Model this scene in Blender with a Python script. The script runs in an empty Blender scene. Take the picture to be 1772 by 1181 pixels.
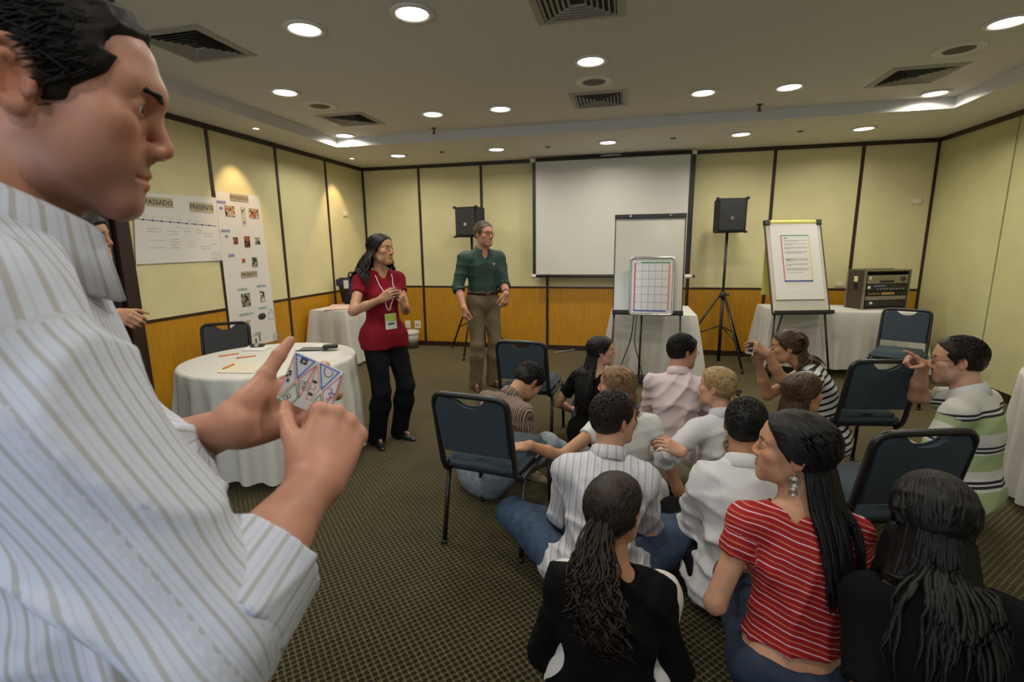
import bpy, bmesh, math, random
import numpy as np
from mathutils import Vector, Matrix
random.seed(7); np.random.seed(7)
C = bpy.context.scene.collection
PI = math.pi
# ------------------------------------------------------------------ camera
FPX, PITCH, YAW, ROLL, CAMH = 857.5831, .1903, .2314, -.0126, 1.52
_w = np.array([-math.sin(YAW)*math.cos(PITCH), math.cos(YAW)*math.cos(PITCH), -math.sin(PITCH)])
_r = np.array([math.cos(YAW), math.sin(YAW), 0.])
_u = np.cross(_r, _w)
CR = math.cos(ROLL)*_r + math.sin(ROLL)*_u
CU = -math.sin(ROLL)*_r + math.cos(ROLL)*_u
cam_d = bpy.data.cameras.new('camera'); cam = bpy.data.objects.new('camera', cam_d); C.objects.link(cam)
M = Matrix(((CR[0], CU[0], -_w[0], 0), (CR[1], CU[1], -_w[1], 0), (CR[2], CU[2], -_w[2], CAMH), (0, 0, 0, 1)))
cam.matrix_world = M
cam_d.sensor_width = 36; cam_d.lens = FPX/1772*36; cam_d.clip_start = .02
cam_d.dof.use_dof = True; cam_d.dof.focus_distance = 2.6; cam_d.dof.aperture_fstop = 6.0
bpy.context.scene.camera = cam
# ------------------------------------------------------------------ light and exposure
sc = bpy.context.scene
sc.view_settings.view_transform = 'Standard'; sc.view_settings.look = 'None'
sc.view_settings.gamma = 1; sc.view_settings.use_curve_mapping = False
sc.view_settings.exposure = -0.15
wd = bpy.data.worlds.new('world'); sc.world = wd; wd.use_nodes = True
wd.node_tree.nodes['Background'].inputs[0].default_value = (.9, .85, .75, 1)
wd.node_tree.nodes['Background'].inputs[1].default_value = .02
LAMP_W = 10.0
LAMP_COL = (1.0, .945, .83)

# daylight through the window in the wall behind the camera
WX0, WX1, WZ0, WZ1 = -3.6, .4, .85, 2.35
_L = bpy.data.lights.new('window_daylight', 'AREA'); _L.shape = 'RECTANGLE'; _L.size = WX1-WX0; _L.size_y = WZ1-WZ0; _L.energy = 95; _L.color = (.72, .84, 1.)
_l = bpy.data.objects.new('window_daylight', _L); C.objects.link(_l); _l.location = ((WX0+WX1)/2, -3.55, (WZ0+WZ1)/2); _l.rotation_euler = (PI/2, 0, 0)

# ------------------------------------------------------------------ materials
def mat(name, col, rough=.6, metal=0., emit=None, estr=0., bump=0., bscale=200., var=0., vscale=8., spec=.5, alpha=None, stretch=None, trans=0., sheen=0.):
    m = bpy.data.materials.get(name)
    if m: return m
    m = bpy.data.materials.new(name); m.use_nodes = True
    nt = m.node_tree; b = nt.nodes['Principled BSDF']
    b.inputs['Base Color'].default_value = (*col, 1); b.inputs['Roughness'].default_value = rough
    b.inputs['Metallic'].default_value = metal; b.inputs['Specular IOR Level'].default_value = spec
    if sheen: b.inputs['Sheen Weight'].default_value = sheen
    if trans: b.inputs['Transmission Weight'].default_value = trans
    if emit:
        b.inputs['Emission Color'].default_value = (*emit, 1); b.inputs['Emission Strength'].default_value = estr
    if bump or var:
        tc = nt.nodes.new('ShaderNodeTexCoord'); mp = nt.nodes.new('ShaderNodeMapping')
        nt.links.new(tc.outputs['Object'], mp.inputs[0])
        if stretch: mp.inputs['Scale'].default_value = stretch
    if bump:
        n = nt.nodes.new('ShaderNodeTexNoise'); n.inputs['Scale'].default_value = bscale; n.inputs['Detail'].default_value = 3
        bp = nt.nodes.new('ShaderNodeBump'); bp.inputs['Strength'].default_value = bump; bp.inputs['Distance'].default_value = .004
        nt.links.new(mp.outputs[0], n.inputs['Vector']); nt.links.new(n.outputs[0], bp.inputs['Height']); nt.links.new(bp.outputs[0], b.inputs['Normal'])
    if var:
        n = nt.nodes.new('ShaderNodeTexNoise'); n.inputs['Scale'].default_value = vscale; n.inputs['Detail'].default_value = 4
        r = nt.nodes.new('ShaderNodeValToRGB')
        r.color_ramp.elements[0].position = .3; r.color_ramp.elements[1].position = .7
        r.color_ramp.elements[0].color = (*[c*(1-var) for c in col], 1); r.color_ramp.elements[1].color = (*[min(1, c*(1+var)) for c in col], 1)
        nt.links.new(mp.outputs[0], n.inputs['Vector']); nt.links.new(n.outputs[0], r.inputs[0]); nt.links.new(r.outputs[0], b.inputs['Base Color'])
    return m

def stripe_mat(name, base, stripes, attr='s', period=.02, wave=0., rough=.75, bump=.12):
    """stripes: list of (start, end, colour) within one period (0..1) along a cloth coordinate attribute."""
    m = bpy.data.materials.get(name)
    if m: return m
    m = bpy.data.materials.new(name); m.use_nodes = True
    nt = m.node_tree; b = nt.nodes['Principled BSDF']; b.inputs['Roughness'].default_value = rough
    b.inputs['Specular IOR Level'].default_value = .2
    a = nt.nodes.new('ShaderNodeAttribute'); a.attribute_name = attr
    src = a.outputs['Fac']
    if wave:
        tc = nt.nodes.new('ShaderNodeTexCoord'); n = nt.nodes.new('ShaderNodeTexNoise'); n.inputs['Scale'].default_value = 6
        nt.links.new(tc.outputs['Object'], n.inputs['Vector'])
        mm = nt.nodes.new('ShaderNodeMath'); mm.operation = 'MULTIPLY_ADD'; mm.inputs[1].default_value = wave
        nt.links.new(n.outputs[0], mm.inputs[0]); nt.links.new(src, mm.inputs[2]); src = mm.outputs[0]
    d = nt.nodes.new('ShaderNodeMath'); d.operation = 'DIVIDE'; d.inputs[1].default_value = period
    fr = nt.nodes.new('ShaderNodeMath'); fr.operation = 'FRACT'
    nt.links.new(src, d.inputs[0]); nt.links.new(d.outputs[0], fr.inputs[0])
    r = nt.nodes.new('ShaderNodeValToRGB'); cr = r.color_ramp; cr.interpolation = 'LINEAR'
    e = .02
    pts = [(0, base)]
    for s0, s1, c in stripes: pts += [(s0-e, base), (s0+e, c), (s1-e, c), (s1+e, base)]
    pts.append((1, base))
    cr.elements[0].position = 0; cr.elements[0].color = (*pts[0][1], 1)
    cr.elements[1].position = 1; cr.elements[1].color = (*pts[-1][1], 1)
    for p, c in pts[1:-1]:
        el = cr.elements.new(min(max(p, .001), .999)); el.color = (*c, 1)
    nt.links.new(fr.outputs[0], r.inputs[0]); nt.links.new(r.outputs[0], b.inputs['Base Color'])
    if bump:
        tc = nt.nodes.new('ShaderNodeTexCoord'); n = nt.nodes.new('ShaderNodeTexNoise'); n.inputs['Scale'].default_value = 40
        bp = nt.nodes.new('ShaderNodeBump'); bp.inputs['Strength'].default_value = bump; bp.inputs['Distance'].default_value = .01
        nt.links.new(tc.outputs['Object'], n.inputs['Vector']); nt.links.new(n.outputs[0], bp.inputs['Height']); nt.links.new(bp.outputs[0], b.inputs['Normal'])
    return m

# ------------------------------------------------------------------ objects
def tag(o, label=None, cat=None, group=None, kind=None):
    if label: o['label'] = label
    if cat: o['category'] = cat
    if group: o['group'] = group
    if kind: o['kind'] = kind
    return o
def empty(name, loc=(0, 0, 0), rz=0., label=None, cat=None, group=None):
    o = bpy.data.objects.new(name, None); C.objects.link(o); o.empty_display_size = .1
    o.location = loc; o.rotation_euler = (0, 0, rz); return tag(o, label, cat, group)
def link(name, me, m=None, parent=None, kind=None):
    o = bpy.data.objects.new(name, me); C.objects.link(o)
    if m is not None:
        for x in (m if isinstance(m, (list, tuple)) else [m]): me.materials.append(x)
    if parent is not None: o.parent = parent
    if kind: o['kind'] = kind
    return o
def obj(name, bm, m=None, parent=None, smooth=False, kind=None, autosmooth=False):
    bmesh.ops.recalc_face_normals(bm, faces=bm.faces[:])
    me = bpy.data.meshes.new(name); bm.to_mesh(me); bm.free()
    if smooth: me.polygons.foreach_set('use_smooth', [True]*len(me.polygons))
    if autosmooth: me.set_sharp_from_angle(angle=.6)
    return link(name, me, m, parent, kind)
def copy_tree(o, parent=None):
    c = o.copy(); C.objects.link(c)
    if parent is not None: c.parent = parent
    for ch in list(o.children): copy_tree(ch, c)
    return c
def box(bm, lo, hi, mi=0, bev=0.):
    c = [(a+b)/2 for a, b in zip(lo, hi)]; s = [abs(b-a) for a, b in zip(lo, hi)]
    r = bmesh.ops.create_cube(bm, size=1, matrix=Matrix.Translation(c) @ Matrix.Diagonal((*s, 1)))
    vs = r['verts']
    fs = {f for v in vs for f in v.link_faces}
    for f in fs: f.material_index = mi
    if bev:
        es = list({e for v in vs for e in v.link_edges})
        bmesh.ops.bevel(bm, geom=es, offset=bev, segments=2, affect='EDGES', profile=.6)
    return vs
def new(): return bmesh.new()
def boxobj(name, lo, hi, m, parent=None, bev=0., kind=None):
    bm = new(); box(bm, lo, hi, bev=bev); return obj(name, bm, m, parent, kind=kind)
def tube(bm, pts, r, n=8, closed=False, mi=0, cap=True, flat=1.):
    """sweep a circle (radius number or list) along points"""
    P = [Vector(p) for p in pts]; k = len(P); rings = []
    prev = None
    for i in range(k):
        if closed: t = (P[(i+1) % k]-P[i-1])
        else: t = P[min(i+1, k-1)]-P[max(i-1, 0)]
        if t.length < 1e-9: t = Vector((0, 0, 1))
        t.normalize()
        if prev is None:
            a = Vector((0, 0, 1)) if abs(t.z) < .9 else Vector((1, 0, 0))
            nrm = t.cross(a).normalized()
        else:
            nrm = prev-t*prev.dot(t)
            if nrm.length < 1e-6: nrm = t.orthogonal()
            nrm.normalize()
        prev = nrm; bn = t.cross(nrm)
        rr = r[i] if isinstance(r, (list, tuple)) else r
        rings.append([bm.verts.new(P[i]+(nrm*math.cos(2*PI*j/n)+bn*math.sin(2*PI*j/n)*flat)*rr) for j in range(n)])
    for i in range(k if closed else k-1):
        A, B = rings[i], rings[(i+1) % k]
        for j in range(n):
            f = bm.faces.new((A[j], A[(j+1) % n], B[(j+1) % n], B[j])); f.material_index = mi; f.smooth = True
    if cap and not closed:
        for R_ in (rings[0], rings[-1]):
            try: bm.faces.new(R_).material_index = mi
            except ValueError: pass
def lathe(bm, prof, n=24, c=(0, 0, 0), mi=0, close=True):
    rings = []
    for r, z in prof:
        rings.append([bm.verts.new((c[0]+r*math.cos(2*PI*j/n), c[1]+r*math.sin(2*PI*j/n), c[2]+z)) for j in range(n)])
    for A, B in zip(rings[:-1], rings[1:]):
        for j in range(n):
            f = bm.faces.new((A[j], A[(j+1) % n], B[(j+1) % n], B[j])); f.material_index = mi; f.smooth = True
    if close:
        for R_, rr in ((rings[0], prof[0][0]), (rings[-1], prof[-1][0])):
            if rr > 1e-4: bm.faces.new(R_).material_index = mi
def cylx(bm, a, b, r, n=10, mi=0): tube(bm, [a, b], r, n, mi=mi)
def rounded(pts, rad, seg=5):
    """round the corners of a polyline"""
    P = [Vector(p) for p in pts]; out = [P[0]]
    for i in range(1, len(P)-1):
        a = (P[i-1]-P[i]); b = (P[i+1]-P[i]); d = min(rad, a.length*.49, b.length*.49)
        a.normalize(); b.normalize()
        for s in range(seg+1):
            t = s/seg; p0 = P[i]+a*d; p2 = P[i]+b*d
            out.append(p0*(1-t)**2+P[i]*2*t*(1-t)+p2*t*t)
    out.append(P[-1]); return out

# pixel of the photograph -> point of the room (used once, to lay things out on the measured floor plan)
_C0 = np.array([0, 0, CAMH])
def _ray(U, V): return _w + CR*(U-886)/FPX - CU*(V-590.5)/FPX
def atz(U, V, z): d = _ray(U, V); return _C0+d*((z-CAMH)/d[2])
def aty(U, V, y): d = _ray(U, V); return _C0+d*(y/d[1])
def atx(U, V, x): d = _ray(U, V); return _C0+d*(x/d[0])
def atd(U, V, dep): return _C0+_ray(U, V)*dep

# ------------------------------------------------------------------ implicit surfaces
def unit(v): v = np.asarray(v, float); return v/max(np.linalg.norm(v), 1e-9)
class Sdf:
    def __init__(s): s.ops = []; s.post = None
    def cone(s, a, b, ra, rb=None, k=.02, op='u'):
        s.ops.append(('c', np.asarray(a, np.float32), np.asarray(b, np.float32), ra, ra if rb is None else rb, k, op)); return s
    def ell(s, c, r, R=None, k=.02, op='u'):
        s.ops.append(('e', np.asarray(c, np.float32), np.asarray(r, np.float32), None if R is None else np.asarray(R, np.float32), 0, k, op)); return s
    def plane(s, p, n, k=.006, op='i'):
        s.ops.append(('p', np.asarray(p, np.float32), unit(n).astype(np.float32), 0, 0, k, op)); return s
    def chain(s, pts, rs, k=.01, k0=None):
        for i in range(len(pts)-1): s.cone(pts[i], pts[i+1], rs[i], rs[i+1], k if (i or k0 is None) else k0)
        return s
    def __call__(s, P):
        P = np.asarray(P, np.float32); D = None
        for t, a, b, c, e, k, op in s.ops:
            if t == 'c':
                ba = b-a; pa = P-a; L = float(ba@ba)+1e-12
                h = np.clip((pa@ba)/L, 0, 1)
                d = np.sqrt(((pa-h[:, None]*ba)**2).sum(1))-(c+(e-c)*h)
            elif t == 'e':
                q = P-a
                if c is not None: q = q@c          # columns of c = local axes
                k0 = np.sqrt(((q/b)**2).sum(1)); k1 = np.sqrt(((q/(b*b))**2).sum(1))+1e-9
                d = k0*(k0-1)/k1
            elif t == 'p':
                d = (P-a)@b
            elif t in ('f', 'f2'):                 # cone with flat end(s)
                ba = b-a; pa = P-a; L = float(ba@ba)+1e-12; ax = ba/L**.5
                h = np.clip((pa@ba)/L, 0, 1.)
                d = np.sqrt(((pa-((pa@ba)/L if t == 'f2' else np.maximum((pa@ba)/L, 0))[:, None]*ba)**2).sum(1))-(c+(e-c)*h)
                d = np.maximum(d, (P-b)@ax)
                if t == 'f2': d = np.maximum(d, -(pa@ax))
            if D is None: D = d; continue
            if op == 'u':
                h = np.maximum(k-np.abs(D-d), 0)/k; D = np.minimum(D, d)-h*h*k*.25
            else:
                x = -d if op == 's' else d
                h = np.maximum(k-np.abs(D-x), 0)/k; D = np.maximum(D, x)+h*h*k*.25
        if s.post is not None: D = s.post(P, D)
        return D
def surface(sdf, lo, hi, h, fr=None):
    """surface nets on a grid (optionally in a frame fr=(origin, 3x3 columns)); returns verts, quads"""
    lo = np.asarray(lo, float); hi = np.asarray(hi, float)
    nb = np.maximum(np.ceil((hi-lo)/(4*h)).astype(int), 1)
    def world(Q):
        if fr is None: return Q
        return np.asarray(fr[0])+Q@np.asarray(fr[1]).T
    g = [lo[i]+(np.arange(nb[i])+.5)*4*h for i in range(3)]
    cc = np.stack(np.meshgrid(*g, indexing='ij'), -1).reshape(-1, 3)
    dc = sdf(world(cc)).reshape(nb)
    keep = np.abs(dc) < 4*h*1.45+.008
    n = nb*4+1
    D = np.empty(n, np.float32); big = np.where(dc < 0, -1., 1.).astype(np.float32)
    D[:-1, :-1, :-1] = big.repeat(4, 0).repeat(4, 1).repeat(4, 2)
    D[-1] = D[-2]; D[:, -1] = D[:, -2]; D[:, :, -1] = D[:, :, -2]
    mask = np.zeros(n, bool)
    kb = keep.repeat(4, 0).repeat(4, 1).repeat(4, 2)
    for dx in (0, 1):
        for dy in (0, 1):
            for dz in (0, 1):
                mask[dx:dx+nb[0]*4, dy:dy+nb[1]*4, dz:dz+nb[2]*4] |= kb
    idx = np.argwhere(mask)
    out = np.empty(len(idx), np.float32)
    pts = lo+idx*h
    for i in range(0, len(idx), 60000): out[i:i+60000] = sdf(world(pts[i:i+60000]))
    D[mask] = out
    # closed at the border
    D[0] = np.maximum(D[0], .01); D[-1] = np.maximum(D[-1], .01); D[:, 0] = np.maximum(D[:, 0], .01); D[:, -1] = np.maximum(D[:, -1], .01)
    D[:, :, 0] = np.maximum(D[:, :, 0], .01); D[:, :, -1] = np.maximum(D[:, :, -1], .01)
    I = D < 0
    m = n-1
    cnt = np.zeros(m, np.int8)
    for dx in (0, 1):
        for dy in (0, 1):
            for dz in (0, 1): cnt += I[dx:dx+m[0], dy:dy+m[1], dz:dz+m[2]]
    act = (cnt > 0) & (cnt < 8)
    cells = np.argwhere(act); nv = len(cells)
    vid = -np.ones(m, np.int64); vid[act] = np.arange(nv)
    acc = np.zeros((nv, 3)); num = np.zeros(nv)
    co = [(x, y, z) for x in (0, 1) for y in (0, 1) for z in (0, 1)]
    cv = {c: D[cells[:, 0]+c[0], cells[:, 1]+c[1], cells[:, 2]+c[2]] for c in co}
    for c in co:
        for ax in range(3):
            if c[ax]: continue
            c2 = list(c); c2[ax] = 1; c2 = tuple(c2)
            a, b = cv[c], cv[c2]; x = (a < 0) != (b < 0)
            t = np.where(x, a/np.where(x, a-b, 1), 0)
            for i in range(3):
                acc[:, i] += np.where(x, c[i]+(t if i == ax else 0), 0)
            num += x
    V = lo+(cells+acc/num[:, None])*h
    Q = []
    for ax in range(3):
        o1, o2 = (ax+1) % 3, (ax+2) % 3
        sl0 = [slice(None)]*3; sl1 = [slice(None)]*3
        sl0[ax] = slice(0, -1); sl1[ax] = slice(1, None)
        X = I[tuple(sl0)] != I[tuple(sl1)]
        e = np.argwhere(X)
        ok = (e[:, o1] > 0) & (e[:, o2] > 0) & (e[:, o1] < n[o1]-1) & (e[:, o2] < n[o2]-1)
        e = e[ok]
        ins = I[e[:, 0], e[:, 1], e[:, 2]]
        def vv(d1, d2):
            q = e.copy(); q[:, o1] -= d1; q[:, o2] -= d2
            return vid[q[:, 0], q[:, 1], q[:, 2]]
        quad = np.stack([vv(1, 1), vv(0, 1), vv(0, 0), vv(1, 0)], 1)
        quad[~ins] = quad[~ins][:, ::-1]
        Q.append(quad)
    Q = np.concatenate(Q); Q = Q[(Q >= 0).all(1)]
    return world(V), Q
def smoothv(V, Q, it=1, lam=.5):
    for _ in range(it):
        acc = np.zeros_like(V); n = np.zeros(len(V))
        for i in range(4):
            a, b = Q[:, i], Q[:, (i+1) % 4]
            np.add.at(acc, a, V[b]); np.add.at(acc, b, V[a]); np.add.at(n, a, 1); np.add.at(n, b, 1)
        V = V*(1-lam)+lam*acc/np.maximum(n, 1)[:, None]
    return V
def join(parts):
    V = []; Q = []; o = 0
    for v, q in parts:
        V.append(v); Q.append(q+o); o += len(v)
    return np.concatenate(V), np.concatenate(Q)
def qmesh(name, V, Q, m, parent=None, attrs=None, mats_idx=None, kind=None):
    me = bpy.data.meshes.new(name)
    me.vertices.add(len(V)); me.vertices.foreach_set('co', np.asarray(V, np.float32).ravel())
    k = Q.shape[1]
    me.loops.add(Q.size); me.loops.foreach_set('vertex_index', Q.astype(np.int32).ravel())
    me.polygons.add(len(Q)); me.polygons.foreach_set('loop_start', np.arange(0, Q.size, k, dtype=np.int32))
    me.polygons.foreach_set('use_smooth', np.ones(len(Q), bool))
    if mats_idx is not None: me.polygons.foreach_set('material_index', np.asarray(mats_idx, np.int32))
    for nme, arr in (attrs or {}).items():
        a = me.attributes.new(nme, 'FLOAT', 'POINT'); a.data.foreach_set('value', np.asarray(arr, np.float32))
    me.update(calc_edges=True); me.validate()
    return link(name, me, m, parent, kind)
# ================================================================== setting
XL, XR, YB, YF, H, HB, ZR = -3.986, 3.518, 7.131, -3.2, 2.696, 2.654, .919
TX0, TX1, TY1, TY0, TZ = -3.43, 2.825, 5.6, -2.6, 2.796
m_cream = mat('cream wall panel', (.63, .57, .315), .8, bump=.12, bscale=350, var=.05, vscale=3)
m_cream_r = mat('cream folding partition', (.56, .53, .27), .8, bump=.2, bscale=260, var=.05, vscale=3)
m_wood = mat('honey wood dado', (.46, .215, .006), .5, bump=.04, bscale=60, var=.14, vscale=9, stretch=(6, 6, .5))
m_dark = mat('dark brown trim', (.030, .014, .008), .4, bump=.05, bscale=60)
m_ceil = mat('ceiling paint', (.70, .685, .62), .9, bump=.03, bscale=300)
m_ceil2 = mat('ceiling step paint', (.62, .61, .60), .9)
def carpet():
    m = bpy.data.materials.new('patterned carpet'); m.use_nodes = True; nt = m.node_tree; b = nt.nodes['Principled BSDF']
    b.inputs['Roughness'].default_value = .95; b.inputs['Specular IOR Level'].default_value = .1; b.inputs['Sheen Weight'].default_value = .5; b.inputs['Sheen Tint'].default_value = (.9, .75, .4, 1); b.inputs['Sheen Roughness'].default_value = .4
    tc = nt.nodes.new('ShaderNodeTexCoord'); sx = nt.nodes.new('ShaderNodeSeparateXYZ'); nt.links.new(tc.outputs['Object'], sx.inputs[0])
    nz = nt.nodes.new('ShaderNodeTexNoise'); nz.inputs['Scale'].default_value = 90; nz.inputs['Detail'].default_value = 2
    nt.links.new(tc.outputs['Object'], nz.inputs['Vector'])
    def mth(op, a, bb=None, c=None):
        n = nt.nodes.new('ShaderNodeMath'); n.operation = op
        for i, v in enumerate((a, bb, c)):
            if v is None: continue
            if isinstance(v, (int, float)): n.inputs[i].default_value = v
            else: nt.links.new(v, n.inputs[i])
        return n.outputs[0]
    X = mth('MULTIPLY', sx.outputs[0], PI/.034); Y = mth('MULTIPLY', sx.outputs[1], PI/.034)
    wob = mth('MULTIPLY_ADD', nz.outputs[0], 1.1, -.55)
    a = mth('ABSOLUTE', mth('SINE', mth('ADD', mth('ADD', X, Y), wob)))
    c = mth('ABSOLUTE', mth('SINE', mth('ADD', mth('SUBTRACT', X, Y), wob)))
    mn = mth('MULTIPLY', a, c)
    r = nt.nodes.new('ShaderNodeValToRGB'); e = r.color_ramp.elements
    e[0].position = .05; e[0].color = (.105, .090, .050, 1); e[1].position = .42; e[1].color = (.013, .0105, .005, 1)
    nt.links.new(mn, r.inputs[0])
    big = nt.nodes.new('ShaderNodeTexNoise'); big.inputs['Scale'].default_value = 1.7; big.inputs['Detail'].default_value = 5
    nt.links.new(tc.outputs['Object'], big.inputs['Vector'])
    mx = nt.nodes.new('ShaderNodeMix'); mx.data_type = 'RGBA'; mx.blend_type = 'MULTIPLY'; mx.inputs['Factor'].default_value = .35
    nt.links.new(r.outputs[0], mx.inputs['A']); nt.links.new(big.outputs[0], mx.inputs['B'])
    nt.links.new(mx.outputs['Result'], b.inputs['Base Color'])
    bp = nt.nodes.new('ShaderNodeBump'); bp.inputs['Strength'].default_value = .5; bp.inputs['Distance'].default_value = .003; bp.invert = True
    nt.links.new(mn, bp.inputs['Height']); nt.links.new(bp.outputs[0], b.inputs['Normal'])
    return m
m_carpet = carpet()
bm = new(); box(bm, (XL-.1, YF-.1, -.06), (XR+.1, YB+.1, 0)); obj('floor', bm, m_carpet, kind='structure')
# ceiling: low border and raised centre
bm = new()
def quad(bm, *p, mi=0):
    f = bm.faces.new([bm.verts.new(q) for q in p]); f.material_index = mi; return f
o4 = [(XL-.1, YF-.1), (XR+.1, YF-.1), (XR+.1, YB+.1), (XL-.1, YB+.1)]; i4 = [(TX0, TY0), (TX1, TY0), (TX1, TY1), (TX0, TY1)]
for k in range(4):
    a, b = o4[k], o4[(k+1) % 4]; c, d = i4[(k+1) % 4], i4[k]
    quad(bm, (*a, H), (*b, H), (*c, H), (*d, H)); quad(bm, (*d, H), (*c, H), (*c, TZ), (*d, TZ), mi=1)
    quad(bm, (*a, H), (*b, H), (*b, TZ+.1), (*a, TZ+.1))
quad(bm, *[(*p, TZ) for p in i4]); quad(bm, *[(*p, TZ+.1) for p in o4])
bmesh.ops.remove_doubles(bm, verts=bm.verts[:], dist=1e-4)
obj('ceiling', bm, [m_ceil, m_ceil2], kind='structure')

# walls: a dark backing with panels, posts and a rail set on it
def wall(name, lo, hi): return boxobj(name, lo, hi, m_dark, kind='structure')
wb = wall('wall_back', (XL-.1, YB+.02, 0), (XR+.1, YB+.12, H))
wl = wall('wall_left', (XL-.12, YF, 0), (XL-.02, YB+.1, H))
wr = wall('wall_right', (XR+.02, YF, 0), (XR+.12, YB+.1, H))
bm = new()
box(bm, (XL-.1, YF-.12, 0), (WX0, YF-.0, H)); box(bm, (WX1, YF-.12, 0), (XR+.1, YF-.0, H)); box(bm, (WX0, YF-.12, 0), (WX1, YF, WZ0)); box(bm, (WX0, YF-.12, WZ1), (WX1, YF, H))
wf = obj('wall_front', bm, m_cream, kind='structure')
bm = new()
for x in np.linspace(WX0, WX1, 5): box(bm, (x-.025, YF-.09, WZ0), (x+.025, YF-.03, WZ1))
for z in (WZ0, WZ1): box(bm, (WX0, YF-.09, z-.03), (WX1, YF-.03, z+.03))
obj('window_1', bm, m_dark, kind='structure')
PW = .045
bx = [XL, -3.064, -2.1055, -1.142, -.18, .783, 1.746, 2.722, XR]
for a, b in zip(bx[:-1], bx[1:]):
    boxobj('upper_panel', (a+.018, YB-.004, ZR+.012), (b-.018, YB+.03, HB), m_cream, wb, bev=.002)
    boxobj('lower_panel', (a+.018, YB-.004, .07), (b-.018, YB+.03, ZR-.012), m_wood, wb, bev=.002)
for x in bx[1:-1]: boxobj('post', (x-.019, YB-.012, 0), (x+.019, YB+.03, HB), m_dark, wb, bev=.003)
for x in (bx[0]+.015, bx[-1]-.015): boxobj('post', (x-.018, YB-.015, 0), (x+.018, YB+.03, HB), m_dark, wb)
boxobj('rail', (XL, YB-.009, ZR-.013), (XR, YB+.03, ZR+.013), m_dark, wb)
ly = [3.31, 4.2365, 5.1974, 6.1686, YB]
for a, b in zip(ly[:-1], ly[1:]):
    boxobj('upper_panel', (XL-.03, a+.018, ZR+.012), (XL+.004, b-.018, HB), m_cream, wl, bev=.002)
    boxobj('lower_panel', (XL-.03, a+.018, .07), (XL+.004, b-.018, ZR-.012), m_wood, wl, bev=.002)
for y in ly[:-1]: boxobj('post', (XL-.03, y-.019, 0), (XL+.012, y+.019, HB), m_dark, wl, bev=.003)
boxobj('rail', (XL-.03, 3.31, ZR-.013), (XL+.009, YB, ZR+.013), m_dark, wl)
for a, b in ((YF, -1.8), (-1.8, -.6), (-.6, .62)):
    boxobj('upper_panel', (XL-.03, a+.018, ZR+.012), (XL+.004, b-.018, HB), m_cream, wl)
    boxobj('lower_panel', (XL-.03, a+.018, .07), (XL+.004, b-.018, ZR-.012), m_wood, wl)
boxobj('upper_panel', (XL-.03, .64, 2.2), (XL+.004, 3.29, HB), m_cream, wl)
ry = [YB]; y = 5.89
while y > YF: ry.append(y); y -= 1.24
ry.append(YF)
for b, a in zip(ry[:-1], ry[1:]):
    boxobj('partition_panel', (XR-.004, a+.011, .085), (XR+.03, b-.011, HB), m_cream_r, wr, bev=.003)
def struct(name, lo, hi, m, bev=0): return boxobj(name, lo, hi, m, bev=bev, kind='structure')
struct('trim_1', (XL, YF, HB-.004), (XL+.03, YB, H), m_dark)
struct('trim_2', (XL+.03, YB-.03, HB-.004), (XR-.03, YB, H), m_dark)
struct('trim_3', (XR-.03, YF, HB-.004), (XR, YB, H), m_dark)
struct('baseboard_left', (XL, 3.33, 0), (XL+.014, YB, .07), m_dark)
struct('baseboard_back', (XL+.014, YB-.016, 0), (XR-.014, YB, .07), m_dark)
struct('baseboard_right', (XR-.014, YF, 0), (XR, YB, .085), m_dark)
# dark doorway in the left wall
m_door = mat('near black door', (.012, .009, .008), .45)
d = boxobj('door_1', (XL-.05, .72, 0), (XL-.02, 3.2, 2.12), m_door, kind='structure')
boxobj('leaf', (XL-.02, .74, .01), (XL+.0, 1.95, 2.1), m_door, d, bev=.004)
boxobj('leaf', (XL-.02, 1.96, .01), (XL+.0, 3.18, 2.1), m_door, d, bev=.004)
boxobj('jamb', (XL-.03, 3.2, 0), (XL+.03, 3.29, 2.2), m_dark, d, bev=.004)
boxobj('jamb', (XL-.03, .63, 0), (XL+.03, .72, 2.2), m_dark, d, bev=.004)
boxobj('lintel', (XL-.03, .72, 2.12), (XL+.03, 3.2, 2.2), m_dark, d, bev=.004)
bm = new(); tube(bm, [(XL, 3.08, 1.0), (XL+.05, 3.08, 1.0), (XL+.05, 2.96, 1.0)], .011); obj('handle', bm, mat('steel', (.5, .48, .45), .3, 1), d)

# ---------------------------------------------------------------- ceiling fittings
m_white = mat('white enamel', (.72, .69, .62), .4)
m_glow = mat('lamp diffuser', (1, .98, .92), .5, emit=(1, .96, .86), estr=7)
m_glow_s = mat('halogen bulb', (1, .8, .5), .5, emit=(1, .78, .5), estr=8)
m_grille = mat('grey grille', (.10, .09, .07), .6, .3)
m_ventdark = mat('vent throat', (.012, .011, .009), .8)
m_ventm = mat('vent metal', (.33, .31, .26), .45)
def downlight(x, y, z, label, watts=LAMP_W):
    o = empty('ceiling_downlight', (x, y, z), 0, label, 'ceiling light', 'round recessed downlights')
    bm = new(); lathe(bm, [(.088, -.003), (.122, -.003), (.126, .001), (.12, -.010), (.104, -.014), (.090, -.010), (.088, -.003)], 32, close=False); obj('trim_ring', bm, m_white, o, True)
    bm = new(); lathe(bm, [(.0, -.007), (.055, -.0085), (.089, -.006), (.089, -.002), (0., -.002)], 28, close=False); obj('diffuser', bm, m_glow, o, True)
    L = bpy.data.lights.new('downlight_lamp', 'AREA'); L.shape = 'DISK'; L.size = .17; L.energy = watts; L.color = LAMP_COL; L.spread = math.radians(160)
    l = bpy.data.objects.new('lamp', L); C.objects.link(l); l.parent = o; l.location = (0, 0, -.018)
    return o
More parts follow.
